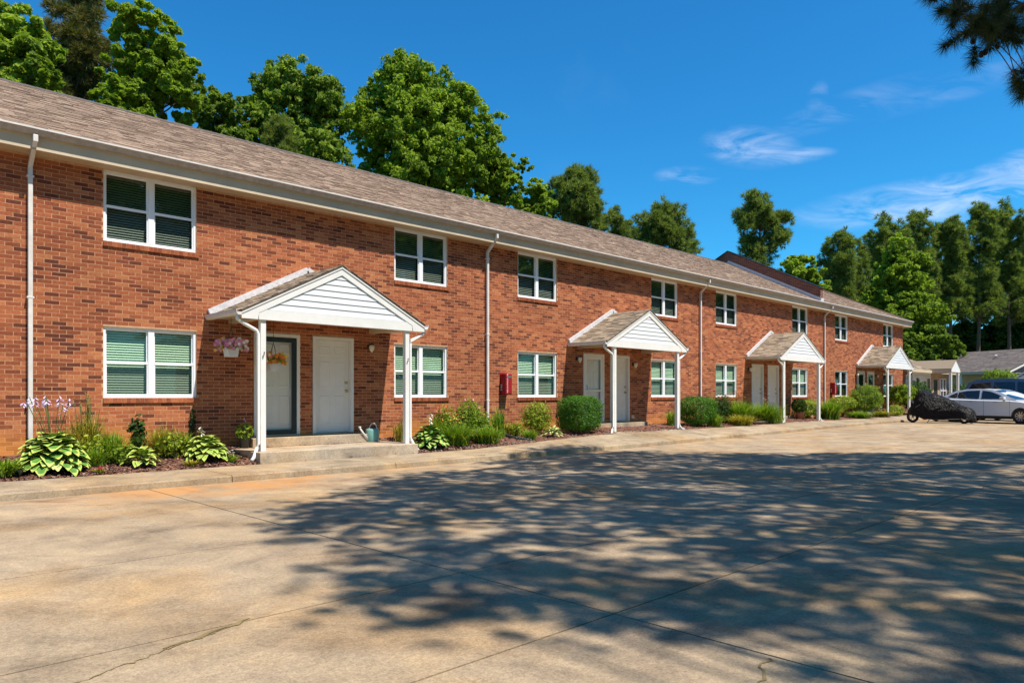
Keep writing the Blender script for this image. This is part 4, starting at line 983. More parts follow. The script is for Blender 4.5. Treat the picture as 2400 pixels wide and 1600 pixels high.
# ------------------------------------------------------------------ the big pines that shade the lot
poly = [(3.8, -6.5), (4.8, -5.4), (5.6, -5.5), (7.0, -3.8), (8.2, -4.3), (9.5, -3.7), (11, -2.7), (13.2, -2.5), (14.5, -4.3), (15.8, -6.6), (19.2, -9.6), (22, -13), (20, -20), (11, -21), (6, -17), (3.9, -14.4), (3.4, -12.9), (3.5, -11.9), (3.4, -11.0), (2.5, -10.2), (2.6, -9.4), (3.6, -8.6), (3.2, -7.6)]  # wanted shadow outline; unseen crown tufts are laid out from it along the sun
def inpoly(x, y):
    c = False; j = len(poly)-1
    for i in range(len(poly)):
        (xi, yi), (xj, yj_) = poly[i], poly[j]
        if (yi > y) != (yj_ > y) and x < (xj-xi)*(y-yi)/(yj_-yi)+xi: c = not c
        j = i
    return c
r = random.Random(5); CL = []
tries = 0
while len(CL) < 2700 and tries < 160000:
    tries += 1; sx, sy = r.uniform(2, 22), r.uniform(-21, -2.3)
    if not inpoly(sx, sy): continue
    nv = noise.noise((sx*.7, sy*1.0, 4.2))+.7*noise.noise((sx*1.9, sy*2.3, 9))
    thin = .62 if sx > 6.2 else (.42 if sy > -9.3 else .26)
    if nv > thin+.14: continue
    ok = False
    for _ in range(12):
        z = r.uniform(8.5, 17); p = (sx+.133*z, sy-.532*z, z); uv = cam_uv(p)
        if abs(uv[0]) > .74 or uv[1] > .60 or uv[2] < .2: ok = True; break
    if ok: CL.append(p)
tr = [(12.2, -19.5), (21.5, -18.5), (4.5, -22.5)]
shade = []
for i, (x, y) in enumerate(tr):
    o = thing('pine_tree', ['large shade pine whose low bough hangs into the top right corner', 'second shade pine standing farther along the lot', 'third shade pine on the near side of the lot'][i], 'tree', (x, y, 0), 0, 'pines shading the lot')
    C_ = [p for p in CL if min(range(3), key=lambda k: (p[0]-tr[k][0])**2+(p[1]-tr[k][1])**2) == i]
    b = MB(); T_ = [(0, 0, -.1), (.1, .05, 4), (-.1, .1, 8), (.05, -.1, 12), (0, .1, 17.5)]; b.tube(T_, [.34, .29, .23, .16, .05], 10)
    rr_ = random.Random(i); arms = []
    for p in C_:
        if rr_.random() < .05: arms.append(p)
    for p in arms:
        e_ = Vector((p[0]-x, p[1]-y, p[2])); s_ = Vector((0, 0, max(6, e_.z-1.5-.25*e_.xy.length))); b.tube([s_, s_.lerp(e_, .5)+Vector((0, 0, -.2)), e_], [.04, .028, .012], 5, cap=False)
    b.build('trunk', 'pine_bark', o, smooth=True)
    P, Dn = [], []; r2 = np.random.default_rng(100+i)
    for p in C_:
        for q in range(11):
            d_ = unit(1, r2)[0]; P.append(np.array((p[0]-x, p[1]-y, p[2]))+d_*r2.uniform(.1, .58)*np.array((1, 1, .6))); Dn.append(d_)
    link('crown', tuft_mesh('crown', np.array(P), np.array(Dn), 30, .22, .024, 'needle', 200+i, .95), o)
    shade.append(o)
# the low bough seen at the top right
TU = [(2172, -10), (2205, 25), (2232, 60), (2215, 108), (2282, 145), (2240, 5), (2270, 42), (2290, 75), (2325, 70), (2310, 25), (2350, 35), (2372, 65), (2388, 98), (2340, 5), (2392, 20), (2384, 195), (2405, 215), (2420, 160), (2262, 80), (2320, 110), (2350, 90), (2410, 60), (2300, -20), (2380, -30), (2440, 110), (2440, 10), (2215, -40), (2260, -40), (2255, 12), (2300, 45), (2315, 90), (2335, 35), (2360, 15), (2305, 15), (2375, 45), (2395, 75), (2285, 60), (2345, 62), (2238, 30), (2420, 190), (2440, 240), (2392, 225)]
b = MB(); P, Dn = [], []; r2 = np.random.default_rng(9); o = shade[0]; ox, oy = tr[0]
hub = c2w(.80*10.4, 10.4); hub.z = CAMZ+.60*10.4; hub -= Vector((ox, oy, 0))
b.tube([(0, 0, 7.4), hub.lerp(Vector((0, 0, 7.4)), .5)+Vector((0, 0, .2)), hub], [.09, .055, .03], 7, cap=False)
lead = []
for (px, py) in [(2400, 10), (2340, 40), (2290, 60), (2250, 30)]:
    Z = 10.2; p = c2w((px-1200)/1700*Z, Z); p.z = CAMZ+(928-py)/1700*Z; lead.append(p-Vector((ox, oy, 0)))
b.tube([hub]+lead, [.03, .02, .014, .01, .006], 6, cap=False)
for (px, py) in TU:
    Z = 10.2+r2.uniform(-.7, .7); p = c2w((px-1200)/1700*Z, Z); p.z = CAMZ+(928-py)/1700*Z; p -= Vector((ox, oy, 0))
    s_ = min(lead+[hub], key=lambda q: (q-p).length); b.tube([s_, s_.lerp(p, .5)+Vector((0, 0, .04)), p], [.009, .007, .005], 5, cap=False)
    dr = (p-s_).normalized(); P.append(np.array(p)); Dn.append(np.array(dr)*.55)
    for q in range(3): P.append(np.array(p-dr*(.06+.07*q))); Dn.append(np.array(dr)*.4)
b.build('bough', 'pine_bark', o, smooth=True)
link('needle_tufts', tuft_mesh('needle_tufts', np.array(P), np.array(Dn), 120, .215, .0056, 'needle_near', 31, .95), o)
b = MB()
for (px, py) in [(2280, 97), (2310, 122), (2338, 108), (2362, 92), (2300, 128), (2262, 22)]:
    Z = 10.1; p = c2w((px-1200)/1700*Z, Z); p.z = CAMZ+(928-py)/1700*Z; p -= Vector((ox, oy, 0))
    b.lathe([(0, -.05), (.022, -.04), (.034, -.01), (.03, .02), (.012, .05), (0, .055)], p, 7)
b.build('pine_cones', 'cone', o, kind='stuff')

# ------------------------------------------------------------------ bed plants
def leafmesh(w0, droop, edge, body, seg=7):
    b = MB(); rows_ = []; 
    for i in range(seg+1):
        t = i/seg; w_ = w0*(math.sin(math.pi*min(1, t*.93+.05)**.8)**.75) if 0 < i < seg else w0*.08
        x = t*(1-.12*t); z = .42*t-droop*t*t; wv = .03*math.sin(t*9)
        rows_.append(b.pts([(x, -w_, z+.16*w_+wv), (x, -w_*.66, z+.05*w_), (x, 0, z-.06*w_), (x, w_*.66, z+.05*w_), (x, w_, z+.16*w_-wv)]))
    for i in range(seg):
        for j in range(4):
            b.cur = 1 if j in (0, 3) or i == seg-1 else 0; b.face(rows_[i]+j, rows_[i+1]+j, rows_[i+1]+j+1, rows_[i]+j+1)
    return b.mesh('leaf', [body, edge], smooth=True)
HL = {'big': [leafmesh(w_, d_, 'hosta_edge', 'hosta_green') for w_, d_ in ((.34, .75), (.30, .6), (.36, .95))],
      'lime': [leafmesh(w_, d_, 'hosta_edge', 'hosta_lime') for w_, d_ in ((.27, .7), (.25, .55), (.30, .9))],
      'pale': [leafmesh(w_, d_, 'hosta_green', 'hosta_edge') for w_, d_ in ((.29, .75), (.32, .6), (.30, .95))],
      'lance': [leafmesh(w_, d_, 'hosta_lime', 'hosta_cream') for w_, d_ in ((.14, .6), (.13, .75))]}
def hosta(label, px, y, rad, h, n, kind, stalks=0, petal='petal_lilac', seed=0, sh=.75):
    r = random.Random(seed); x = at(px, D+y); o = thing('hosta', label, 'plant', (x, y, zbed(x, y)+.01), 0, 'hostas in the bed')
    for i in range(n):
        t = (i+.5)/n; az = i*2.39996+r.uniform(-.3, .3); L_ = rad*(.43+.10*math.sin(t*3)+r.uniform(-.06, .07)); pit = 1.15*(1-t)**1.2-.02+r.uniform(-.08, .08)
        rr = rad*.50*t
        c_ = link('leaf', r.choice(HL[kind]), o, (math.cos(az)*rr, math.sin(az)*rr, h*(.82-.72*t)+r.uniform(-.02, .02)), (r.uniform(-.25, .25), -pit*.75, az)); c_.scale = (L_, L_*1.12, L_)
    b = MB()
    for i in range(10):
        az = r.uniform(0, 6.28); b.tube([(0, 0, 0), (math.cos(az)*rad*.2, math.sin(az)*rad*.2, h*.7)], .008, 4)
    b.build('stems', 'stem', o, kind='stuff')
    for i in range(stalks):
        az = r.uniform(0, 6.28); d_ = r.uniform(.05, .5)*rad; tx, ty = math.cos(az)*d_*1.6, math.sin(az)*d_; H = h+sh*r.uniform(.6, 1)
        H = min(H, h*2.1)
        b = MB(); b.tube([(0, 0, h*.3), (tx*.5, ty*.5, H*.6), (tx, ty, H)], .006, 4); b.cur = 1
        for k in range(14):
            q = r.uniform(-.13, .02); a = r.uniform(0, 6.28); c_ = Vector((tx, ty, H+q)); e_ = c_+Vector((math.cos(a)*.055, math.sin(a)*.055, -.03)); s_ = Vector((-math.sin(a), math.cos(a), 0))*.012
            b.quad(c_, e_-s_, e_+Vector((math.cos(a)*.02, math.sin(a)*.02, -.012)), e_+s_)
        b.build('flower_stalk', ['stem', petal], o)
    return o
hosta('biggest hosta with yellow-edged green leaves and lilac flowers, at the foot of the left downspout', 124, -1.0, .60, .52, 160, 'big', 9, seed=1)
hosta('small lime hosta standing in front of the lower left window', 333, -1.12, .38, .26, 46, 'lime', seed=2)
hosta('medium hosta with pale edges just left of the near porch, one faded flower stalk', 483, -.98, .47, .38, 104, 'lime', 1, 'petal_white', seed=3, sh=.3)
hosta('full yellow-green hosta right of the near porch post', 1008, -1.1, .50, .46, 110, 'pale', 2, 'petal_white', seed=4, sh=.3)
hosta('narrow-leaved yellow striped hosta left of the first boxwood', 1297, -1.2, .38, .22, 46, 'lance', seed=5)
def clump(label, px, y, n, h, spread, m, name='grass_clump', wd=.012, seed=0, flowers=None, nf=0, cat='plant', group='strappy plants in the bed', fs=.05, fh=(.8, 1.15)):
    r = np.random.default_rng(seed+500); x = at(px, D+y); o = thing(name, label, cat, (x, y, zbed(x, y)), 0, group)
    h = h*1.18; n = int(n*1.3); az = r.uniform(0, 6.283, n); Lh = h*r.uniform(.55, 1.05, n); sp = spread*1.5*r.uniform(.1, 1, n)**.8; b0 = r.normal(0, spread*.26, (n, 2)); wd = wd*1.35; V = []; 
    dx, dy = np.cos(az), np.sin(az)
    for t in (0, .35, .7, 1.0):
        rr = sp*t**1.6; zz_ = Lh*(t-.28*(sp/spread)*t**3); w_ = wd*(1-t**2*.95)/2*r.uniform(.9, 1.1, n)
        c_ = np.stack([b0[:, 0]+dx*rr, b0[:, 1]+dy*rr, zz_], 1); s_ = np.stack([-dy*w_, dx*w_, 0*w_], 1); V += [c_-s_, c_+s_]
    V = np.stack(V, 1).reshape(-1, 3); Fc = ((np.arange(n)*8)[:, None, None]+np.array([(0, 1, 3, 2), (2, 3, 5, 4), (4, 5, 7, 6)])[None]).reshape(-1, 4)
    link('foliage', mesh_np('foliage', V, Fc, [m], np.repeat(r.random(n), 8)), o)
    if flowers:
        b = MB()
        for i in range(nf):
            a = r.uniform(0, 6.28); d_ = r.uniform(0, spread*.8); H = h*r.uniform(*fh); tx, ty = math.cos(a)*d_, math.sin(a)*d_; b.cur = 0
            b.tube([(tx*.3, ty*.3, 0), (tx, ty, H)], .0045, 4); b.cur = 1
            for k in range(6):
                g = k*1.047+r.uniform(-.2, .2); c_ = Vector((tx, ty, H)); e_ = c_+Vector((math.cos(g)*fs, math.sin(g)*fs, fs*.45)); s_ = Vector((-math.sin(g), math.cos(g), 0))*fs*.32; m_ = c_.lerp(e_, .6)
                b.quad(c_, m_-s_, e_, m_+s_)
        b.build('blooms', ['stem', flowers], o, kind='stuff')
    return o
def shrub(label, px, y, rx, ry, h, n, S, m, name='shrub', seed=0, shape=2.0, z0=.0, blooms=None, nbm=0, group='shrubs in the bed', loose=.25, cat='shrub', z=None, stem=True, fs=.03):
    r = np.random.default_rng(seed+900); x = at(px, D+y) if px is not None else 0; o = thing(name, label, cat, (x, y, (zbed(x, y) if z is None else z)), 0, group)
    d_ = unit(n, r); e_ = 2/shape; q = d_/(np.abs(d_)**shape).sum(1)[:, None]**(1/shape)
    rad = 1-loose*r.random(n)**1.3; 
    nzv = np.array([noise.noise((a*2.6+seed, b_*2.6, c_*2.6))+.5*noise.noise((a*6+seed, b_*6, c_*6)) for a, b_, c_ in q])*(.45 if shape > 3 else 1.15); rad = rad*(1+.30*nzv)
    P = q*rad[:, None]*np.array((rx, ry, (h-z0)/2))+np.array((0, 0, z0+(h-z0)/2))
    t = np.clip(.45+.25*nzv+r.normal(0, .2, n), 0, 1)
    V = leafset(P, S*r.uniform(.7, 1.25, n), d_+np.array((0, 0, .3)), .55, .5, r).reshape(-1, 3)
    link('foliage', mesh_np('foliage', V, np.arange(n*4).reshape(-1, 4), [m], np.repeat(t, 4)), o)
    if stem:
        b = MB()
        for i in range(7):
            a = r.uniform(0, 6.28); d2 = r.uniform(.2, .75); b.tube([(0, 0, -.03), (math.cos(a)*rx*d2*.4, math.sin(a)*ry*d2*.4, h*.35), (math.cos(a)*rx*d2, math.sin(a)*ry*d2, h*.75)], [.014, .01, .005], 5)
        b.build('stems', 'bark', o, kind='stuff')
    if blooms:
        b = MB()
        for i in range(nbm):
            dd_ = unit(1, r)[0]; dd_[2] = abs(dd_[2]); c_ = Vector((dd_[0]*rx*.95, dd_[1]*ry*.95, z0+(h-z0)/2*(1+dd_[2])))
            for k in range(6):
                g = k*1.047; e2 = c_+Vector((math.cos(g)*fs, math.sin(g)*fs*.6, math.sin(g)*fs*.7+.01)); s_ = Vector((-math.sin(g), math.cos(g), .3))*fs*.35; m_ = c_.lerp(e2, .6); b.quad(c_, m_-s_, e2, m_+s_)
        b.build('blooms', blooms, o, kind='stuff')
    return o
clump('brownish seed-topped perennial behind the biggest hosta, in front of the wall', 205, -.35, 260, .78, .30, 'dry_blade', 'perennial', .012, 1, 'petal_yellow', 16, fs=.02)
clump('tuft of small weeds at the left end of the bed beside the black drain pipe', 8, -1.2, 220, .26, .3, 'grass_blade', 'weed_tuft', .02, 2)
clump('fresh green grassy clump between the biggest hosta and the small lime hosta', 262, -.75, 420, .52, .26, 'grass_blade', seed=3)
shrub('broad-leaved upright plant below the left half of the lower left window', 322, -.35, .13, .13, .72, 260, .055, 'leaf_dark', 'leafy_plant', 4, loose=.8)
clump('pale yellowish grass clump left of the small lime hosta', 225, -.95, 200, .30, .2, 'grass_blade', seed=14)
clump('yellow-tinged grass clump under the right half of the lower left window', 382, -.45, 380, .52, .34, 'dry_blade', seed=5)
clump('short green grass clump beside the wall stain left of the medium hosta', 428, -.5, 240, .40, .22, 'grass_blade', seed=6)
shrub('thin dark creeper climbing the brick wall at the shadow edge', 452, -.06, .05, .03, .85, 160, .03, 'leaf_dark', 'creeper', 7, loose=.9)
clump('small bronze-leaved plant in the mulch beside the medium hosta', 448, -1.35, 60, .12, .14, 'dry_blade', 'bronze_plant', .02, 8)
clump('tiny red-leaved plant alone in the mulch between two hostas', 232, -1.42, 40, .08, .1, 'dry_blade', 'red_plant', .015, 9, 'petal_red', 5, fs=.03, fh=(.6, .9))
clump('small silvery plant at the right foot of the medium hosta', 542, -1.3, 70, .16, .12, 'grass_blade', 'silvery_plant', .02, 10, 'petal_white', 6, fs=.03)
shrub('leafy lime plant filling the gap right of the biggest hosta', 222, -.70, .26, .22, .42, 420, .042, 'leaf_yellow', 'leafy_plant', 71, loose=.8)
shrub('low bright leafy plant in front of the grassy clump under the window', 285, -.95, .24, .2, .34, 380, .036, 'leaf_lush', 'leafy_plant', 72, loose=.8)
shrub('sprawling yellow-green plant between small lime hosta and medium hosta', 408, -.70, .32, .22, .46, 460, .038, 'leaf_yellow', 'leafy_plant', 73, loose=.85)
shrub('bronze-tipped leafy bush behind the full hosta by the near porch post', 1045, -.50, .34, .26, .78, 900, .034, 'leaf_yellow', 'leafy_plant', 74, loose=.75, blooms='petal_orange', nbm=10)
shrub('rounded leafy mound in front of the second downspout', 1128, -.70, .34, .26, .66, 1000, .036, 'leaf_lush', 'leafy_plant', 75, loose=.75)
shrub('low yellowish plant between the iris blades and the loose shrub', 1212, -.75, .26, .2, .36, 420, .034, 'leaf_yellow', 'leafy_plant', 76, loose=.8)
clump('orange daylilies behind the full hosta', 1030, -.55, 300, .62, .3, 'grass_blade', 'daylily', .014, 11, 'petal_orange', 9)
shrub('tall rose bush with small pink blooms left of the second downspout', 1098, -.5, .42, .32, .95, 2400, .032, 'leaf_lush', 'rose_bush', 12, loose=.75, blooms='petal_pink', nbm=7)
clump('yellow-green daylily mound in front of the rose bush', 1070, -1.05, 620, .52, .42, 'grass_blade', 'daylily', .014, 13, 'petal_yellow', 6)
clump('upright iris blades right of the second downspout', 1168, -.75, 120, .78, .22, 'grass_blade', 'iris', .026, 15)
clump('deep green strappy mound beside the short black drain pipe', 1140, -1.1, 420, .42, .38, 'grass_blade', 'daylily', .016, 16)
clump('low yellow tuft of grass right of the second downspout at the wall', 1195, -.4, 200, .32, .24, 'dry_blade', seed=17)
clump('orange daylily tuft hidden behind the right post of the near porch', 940, -.45, 120, .5, .2, 'dry_blade', 'daylily', .014, 18, 'petal_orange', 5)
shrub('loose yellow-green shrub below the third lower window', 1258, -.65, .46, .36, .86, 3000, .030, 'leaf_yellow', 'shrub', 19, loose=.6)
clump('small round green clump in front of the loose shrub', 1243, -1.2, 260, .26, .22, 'grass_blade', seed=20)
shrub('clipped square boxwood left of the second porch', 1358, -.95, .60, .50, 1.0, 15000, .022, 'leaf_box', 'boxwood', 21, 4.0, .06, loose=.22, group='clipped boxwoods')
clump('small plant behind the right post of the second porch', 1573, -.5, 200, .55, .25, 'grass_blade', seed=22)
shrub('clipped rounded boxwood right of the second porch', 1635, -.95, .68, .5, .98, 12000, .024, 'leaf_box', 'boxwood', 23, 3.2, .06, loose=.22, group='clipped boxwoods')
clump('yellow-green grass mound at the right foot of the second boxwood', 1672, -1.2, 420, .46, .36, 'grass_blade', seed=24)
shrub('dark rose bush with red and white blooms under the fifth lower window', 1690, -.5, .6, .35, 1.0, 2600, .034, 'leaf_dark', 'rose_bush', 25, loose=.7, blooms='petal_red', nbm=14)
clump('tall orange daylilies under the fifth lower window', 1722, -.45, 300, .85, .5, 'dry_blade', 'daylily', .018, 26, 'petal_orange', 26, fs=.06)
clump('bright yellow-green daylily mound left of the third porch', 1738, -.9, 620, .85, .55, 'grass_blade', 'daylily', .02, 27)
clump('low dry-tipped daylily mound at the kerb side left of the third porch', 1735, -1.3, 420, .40, .5, 'dry_blade', 'daylily', .02, 28)
clump('large green daylily mound close to the third porch post', 1790, -1.0, 760, .78, .68, 'grass_blade', 'daylily', .02, 29, 'petal_white', 6)
clump('small grass tuft right beside the left post of the third porch', 1818, -1.2, 260, .42, .36, 'grass_blade', seed=30)
shrub('yellowing bush under the window right of the third porch doors', 1893, -.55, .95, .45, .85, 4200, .04, 'leaf_yellow', 'shrub', 31, loose=.5)
clump('green daylily mound right of the third porch right post', 1945, -1.05, 620, .85, .6, 'grass_blade', 'daylily', .022, 32)
shrub('spreading olive shrub below the second red cabinet', 1975, -.6, .85, .5, .95, 4600, .04, 'leaf_yellow', 'shrub', 33, z0=.35, loose=.4)
shrub('tall rounded dark shrub left of the fourth porch', 2030, -.75, 1.0, .6, 1.45, 7000, .04, 'leaf_mid', 'shrub', 34, 2.6, .25, loose=.35)
clump('light green ground plants at the foot of the tall rounded shrub', 2012, -1.25, 420, .35, .7, 'grass_blade', 'daylily', .02, 35)
clump('pale striped plants at the kerb just left of the fourth porch', 2062, -1.25, 360, .35, .6, 'dry_blade', 'striped_plant', .022, 36, 'petal_white', 8)
shrub('small tree-like shrub right of the fourth porch', 2118, -.8, 1.1, .7, 1.6, 5200, .05, 'leaf_lush', 'shrub', 37, 2.2, .5, loose=.4)
shrub('low tan mounded bush by the fourth porch post', 2098, -1.2, .7, .4, .55, 1500, .04, 'leaf_yellow', 'shrub', 38, loose=.4)
shrub('dark green bush in front of the white-sided wing', 2152, -1.2, 1.2, .6, 1.75, 4000, .06, 'leaf_dark', 'shrub', 39, 2.4, .1, loose=.4)
p = c2w((2262-1200)/1700*48, 48); shrub('dark hedge in front of the pale grey-roofed house', None, 0, 2.2, 1.2, 1.9, 4500, .09, 'leaf_dark', 'hedge', 41, 2.6, z=0, group='bushes by the far house').location = (p.x, p.y, 0)
p = c2w((2340-1200)/1700*47, 47); shrub('bushy small tree against the blue-grey gable corner', None, 0, 1.3, 1.1, 2.9, 4500, .09, 'leaf_mid', 'shrub', 42, 2.2, .3, z=0, group='bushes by the far house').location = (p.x, p.y, 0)

# pots, watering can, baskets, cabinets, drain pipes
x = 6.12; o = thing('potted_plant', 'small dark pot with a bright green plant on the slab left of the near doors', 'potted plant', (x, -.28, .319))
b = MB(); b.lathe([(0, 0), (.075, 0), (.10, .17), (.108, .17), (.108, .19), (.09, .19), (.085, .15), (0, .15)], n=16); b.build('pot', 'pot_dark', o, smooth=True)
r = np.random.default_rng(3); d_ = unit(170, r); P = d_*np.array((.15, .15, .14))+np.array((0, 0, .32)); link('foliage', mesh_np('foliage', leafset(P, .045, d_, .5, .4, r).reshape(-1, 3), np.arange(680).reshape(-1, 4), ['leaf_lush'], np.repeat(r.random(170), 4)), o)
b = MB(); b.tube([(0, 0, .3), (0, 0, .55)], .005, 4); b.cur = 1
for k in range(12): a = k*.9; b.quad((0, 0, .42+k*.012), (.03*math.cos(a), .03*math.sin(a), .43+k*.012), (.02*math.cos(a+.6), .02*math.sin(a+.6), .46+k*.012), (0, 0, .45+k*.012))
b.build('flower_spike', ['stem', 'petal_pink'], o)
b = MB(); b.lathe([(0, 0), (.06, 0), (.075, .13), (0, .13)], n=12)
tag(b.build('clay_pot', 'pot_clay', None, (6.33, -.22, .319)), 'little clay pot hidden beside the dark pot on the slab', 'pot')
o = thing('watering_can', 'pale green watering can with long spout on the near porch slab', 'watering can', (8.98, -.34, .321), R(8)); o.scale = (1.3, 1.3, 1.3)
b = MB(); b.lathe([(0, 0), (.105, 0), (.11, .01), (.112, .19), (.10, .215), (.07, .225), (.065, .22), (.09, .20), (0, .19)], n=20); b.build('can_body', 'can_green', o, smooth=True)
b = MB(); b.tube([(-.10, 0, .05), (-.19, 0, .14), (-.27, 0, .235)], [.026, .018, .014], 8); b.lathe([(.014, 0), (.028, .03), (.0, .035)], (-.272, 0, .232), 10); b.build('spout', 'gutter_white', o, smooth=True)
b = MB(); b.tube([(math.cos(a)*.085+.02, 0, .20+math.sin(a)*.11) for a in [math.pi*k/10 for k in range(11)]], .010, 6); b.build('handle', 'gutter_white', o, smooth=True)
def basket(label, x, y, ztop, z, pot, cols, seed, rad=.30, white=True):
    o = thing('hanging_basket', label, 'hanging basket', (x, y, z), 0, 'hanging baskets'); r = np.random.default_rng(seed)
    b = MB(); b.prism([(-.09, -.09), (.09, -.09), (.115, .07), (-.115, .07)], -.10, .10); b.build('pot', pot, o, bevel=.006)
    b = MB(); h = ztop-z
    for a in (.5, 2.1, 3.7, 5.3): b.tube([(.12*math.cos(a), .11*math.sin(a), .08), (0, 0, min(.46, h-.05))], .004, 4)
    b.tube([(0, 0, min(.46, h-.05)), (0, 0, h)], .005, 4); b.build('hanger', 'lamp_dark', o)
    n = 420; d_ = unit(n, r); d_[:, 2] = np.abs(d_[:, 2])*.5; P = d_*rad*(r.random(n)**.5)[:, None]*np.array((1, .8, .7))+np.array((0, 0, .08))
    P[:, 2] -= .35*np.maximum(0, np.hypot(P[:, 0], P[:, 1])-.16)
    link('foliage', mesh_np('foliage', leafset(P, .028, d_, .5, .4, r).reshape(-1, 3), np.arange(n*4).reshape(-1, 4), ['leaf_lush'], np.repeat(r.random(n), 4)), o)
    for ci, cc in enumerate(cols):
        b = MB()
        for i in range(46):
            a = ci*2.1+r.normal(0, .9); rr = rad*r.uniform(.35, 1.02); c_ = Vector((math.cos(a)*rr, math.sin(a)*rr*.8, .12+r.uniform(-.06, .14)-.35*max(0, rr-.16)))
            for k in range(5):
                g = k*1.257; e_ = c_+Vector((math.cos(g)*.034, -.014, math.sin(g)*.034)); s_ = Vector((-math.sin(g), 0, math.cos(g)))*.018; m_ = c_.lerp(e_, .6); b.quad(c_, m_-s_, e_, m_+s_)
        b.build('blooms', cc, o, kind='stuff')
    return o
basket('white hanging pot of pink, yellow and purple flowers left of the near porch post', 5.74, -.55, 2.79, 2.14, 'white_paint', ['petal_pink', 'petal_yellow', 'petal_pink', 'petal_white'], 1)
basket('dim hanging pot of white and yellow flowers in front of the black storm door', 6.60, -.50, 2.84, 1.91, 'gutter_white', ['petal_yellow', 'petal_white', 'petal_orange'], 2, .27)
def cabinet(label, x, z):
    o = thing('extinguisher_cabinet', label, 'fire cabinet', (x, 0, z), 0, 'fire extinguisher cabinets')
    o.scale = (.9, .9, .88)
    b = MB(); b.box(-.13, .13, -.23, -.012, 0, .62); b.build('cabinet_box', 'red_enamel', o, bevel=.012)
    b = MB(); b.box(-.15, .15, -.012, .0, -.02, .66); b.build('back_plate', 'red_enamel', o)
    b = MB(); b.box(-.115, .115, -.243, -.232, .03, .59); b.build('cabinet_door', 'red_enamel', o, bevel=.004)
    b = MB(); b.box(-.08, .09, -.250, -.244, .50, .56); b.build('handle', 'grey_metal', o)
    for (lx, ly, rot) in ((-.045, -.2445, (R(90), R(-90), 0)), (-.1315, -.09, (R(90), R(-90), R(-90)))):
        c_ = bpy.data.curves.new('lettering', 'FONT'); c_.body = 'FIRE EXTINGUISHER' if lx > -.1 else 'FIRE'; c_.size = .062 if lx > -.1 else .10; c_.extrude = .0008; c_.space_character = 1.05
        c_.materials.append(MAT['lettering_white']); t0_ = bpy.data.objects.new('lettering_curve', c_); me_ = bpy.data.meshes.new_from_object(t0_); bpy.data.objects.remove(t0_); t_ = bpy.data.objects.new('lettering', me_); col.objects.link(t_); t_.parent = o; t_.location = (lx, ly, .05 if lx > -.1 else .12); t_.rotation_euler = rot
    return o
cabinet('red fire extinguisher cabinet on the brick between downspout and third lower window', 13.30, 1.36)
cabinet('red fire extinguisher cabinet on the brick far along, right of the third porch', 34.75, 1.40)
def drain(label, pts):
    b = MB(); P = []; Rr = []
    V_ = [Vector(p) for p in pts]; n = 34
    for i in range(n+1):
        t = i/n*(len(V_)-1); k = min(int(t), len(V_)-2); P.append(V_[k].lerp(V_[k+1], t-k)); Rr.append(.052 if i % 2 else .046)
    b.tube(P, Rr, 12, cap=False)
    return tag(b.build('drain_pipe', 'black_plastic', smooth=False), label, 'drain pipe', 'corrugated drain pipes')
drain('black corrugated drain pipe poking out at the left end of the bed', [(2.66, -.10, .44), (2.62, -.45, .40), (2.45, -.95, .27), (2.22, -1.42, .19)])
drain('black corrugated drain pipe lying in the mulch left of the loose shrub', [(12.68, -.10, .40), (12.66, -.6, .36), (12.72, -1.05, .27), (12.95, -1.38, .22)])
# curved edging hose / sunken pipe near second boxwood
tag(MB().tube([(24.2, -1.2, .36), (25.0, -1.35, .37), (25.8, -1.3, .35)], .05, 8).build('edging_pipe', 'bark', smooth=True), 'brown bent pipe lying along the bed beside the third porch daylilies', 'pipe')
# pebbles at bed edge
r = np.random.default_rng(12); n = 260; px_ = np.where(r.random(n) < .5, r.uniform(9.4, 13, n), r.uniform(2, 16, n)); py_ = r.uniform(-1.52, -1.25, n)
c_ = np.stack([px_, py_, np.array([zbed(a, b_) for a, b_ in zip(px_, py_)])+.012], 1); h_ = r.uniform(.004, .014, n)
V, Fc = boxes_np(c_, h_*1.3, h_, h_*.7); V += r.normal(0, .003, V.shape); tag(link('pebbles', mesh_np('pebbles', V, Fc, ['pebble']), kind='stuff'), 'small pale stones scattered along the bed edge', 'pebbles')
o = thing('potted_plant', 'dark leafy plant in a clay pot by the right side of the third porch', 'potted plant', (30.0, -.6, .335))
b = MB(); b.lathe([(0, 0), (.13, 0), (.18, .3), (.19, .33), (0, .31)], n=14); b.build('pot', 'pot_clay', o, smooth=True)
r = np.random.default_rng(5); d_ = unit(420, r); P = d_*np.array((.32, .28, .28))+np.array((-.1, 0, .58)); link('foliage', mesh_np('foliage', leafset(P, .06, d_, .5, .4, r).reshape(-1, 3), np.arange(1680).reshape(-1, 4), ['leaf_dark'], np.repeat(r.random(420), 4)), o)
o = thing('garden_figurine', 'small pink-brown animal figurine beside the potted plant at the third porch', 'figurine', (30.7, -.75, .30))
b = MB(); b.lathe([(0, 0), (.11, .02), (.12, .14), (.09, .26), (.05, .31), (0, .32)], n=12); b.build('body', 'pot_clay', o, smooth=True)
b = MB(); b.lathe([(0, -.07), (.06, -.04), (.07, .01), (.045, .06), (0, .075)], (-.03, 0, .37), 10); b.tube([(-.02, .03, .42), (-.01, .04, .48)], [.02, .004], 5); b.tube([(-.02, -.03, .42), (-.01, -.04, .48)], [.02, .004], 5); b.tube([(-.08, 0, .36), (-.13, 0, .34)], [.03, .018], 6); b.build('head', 'pot_clay', o, smooth=True)

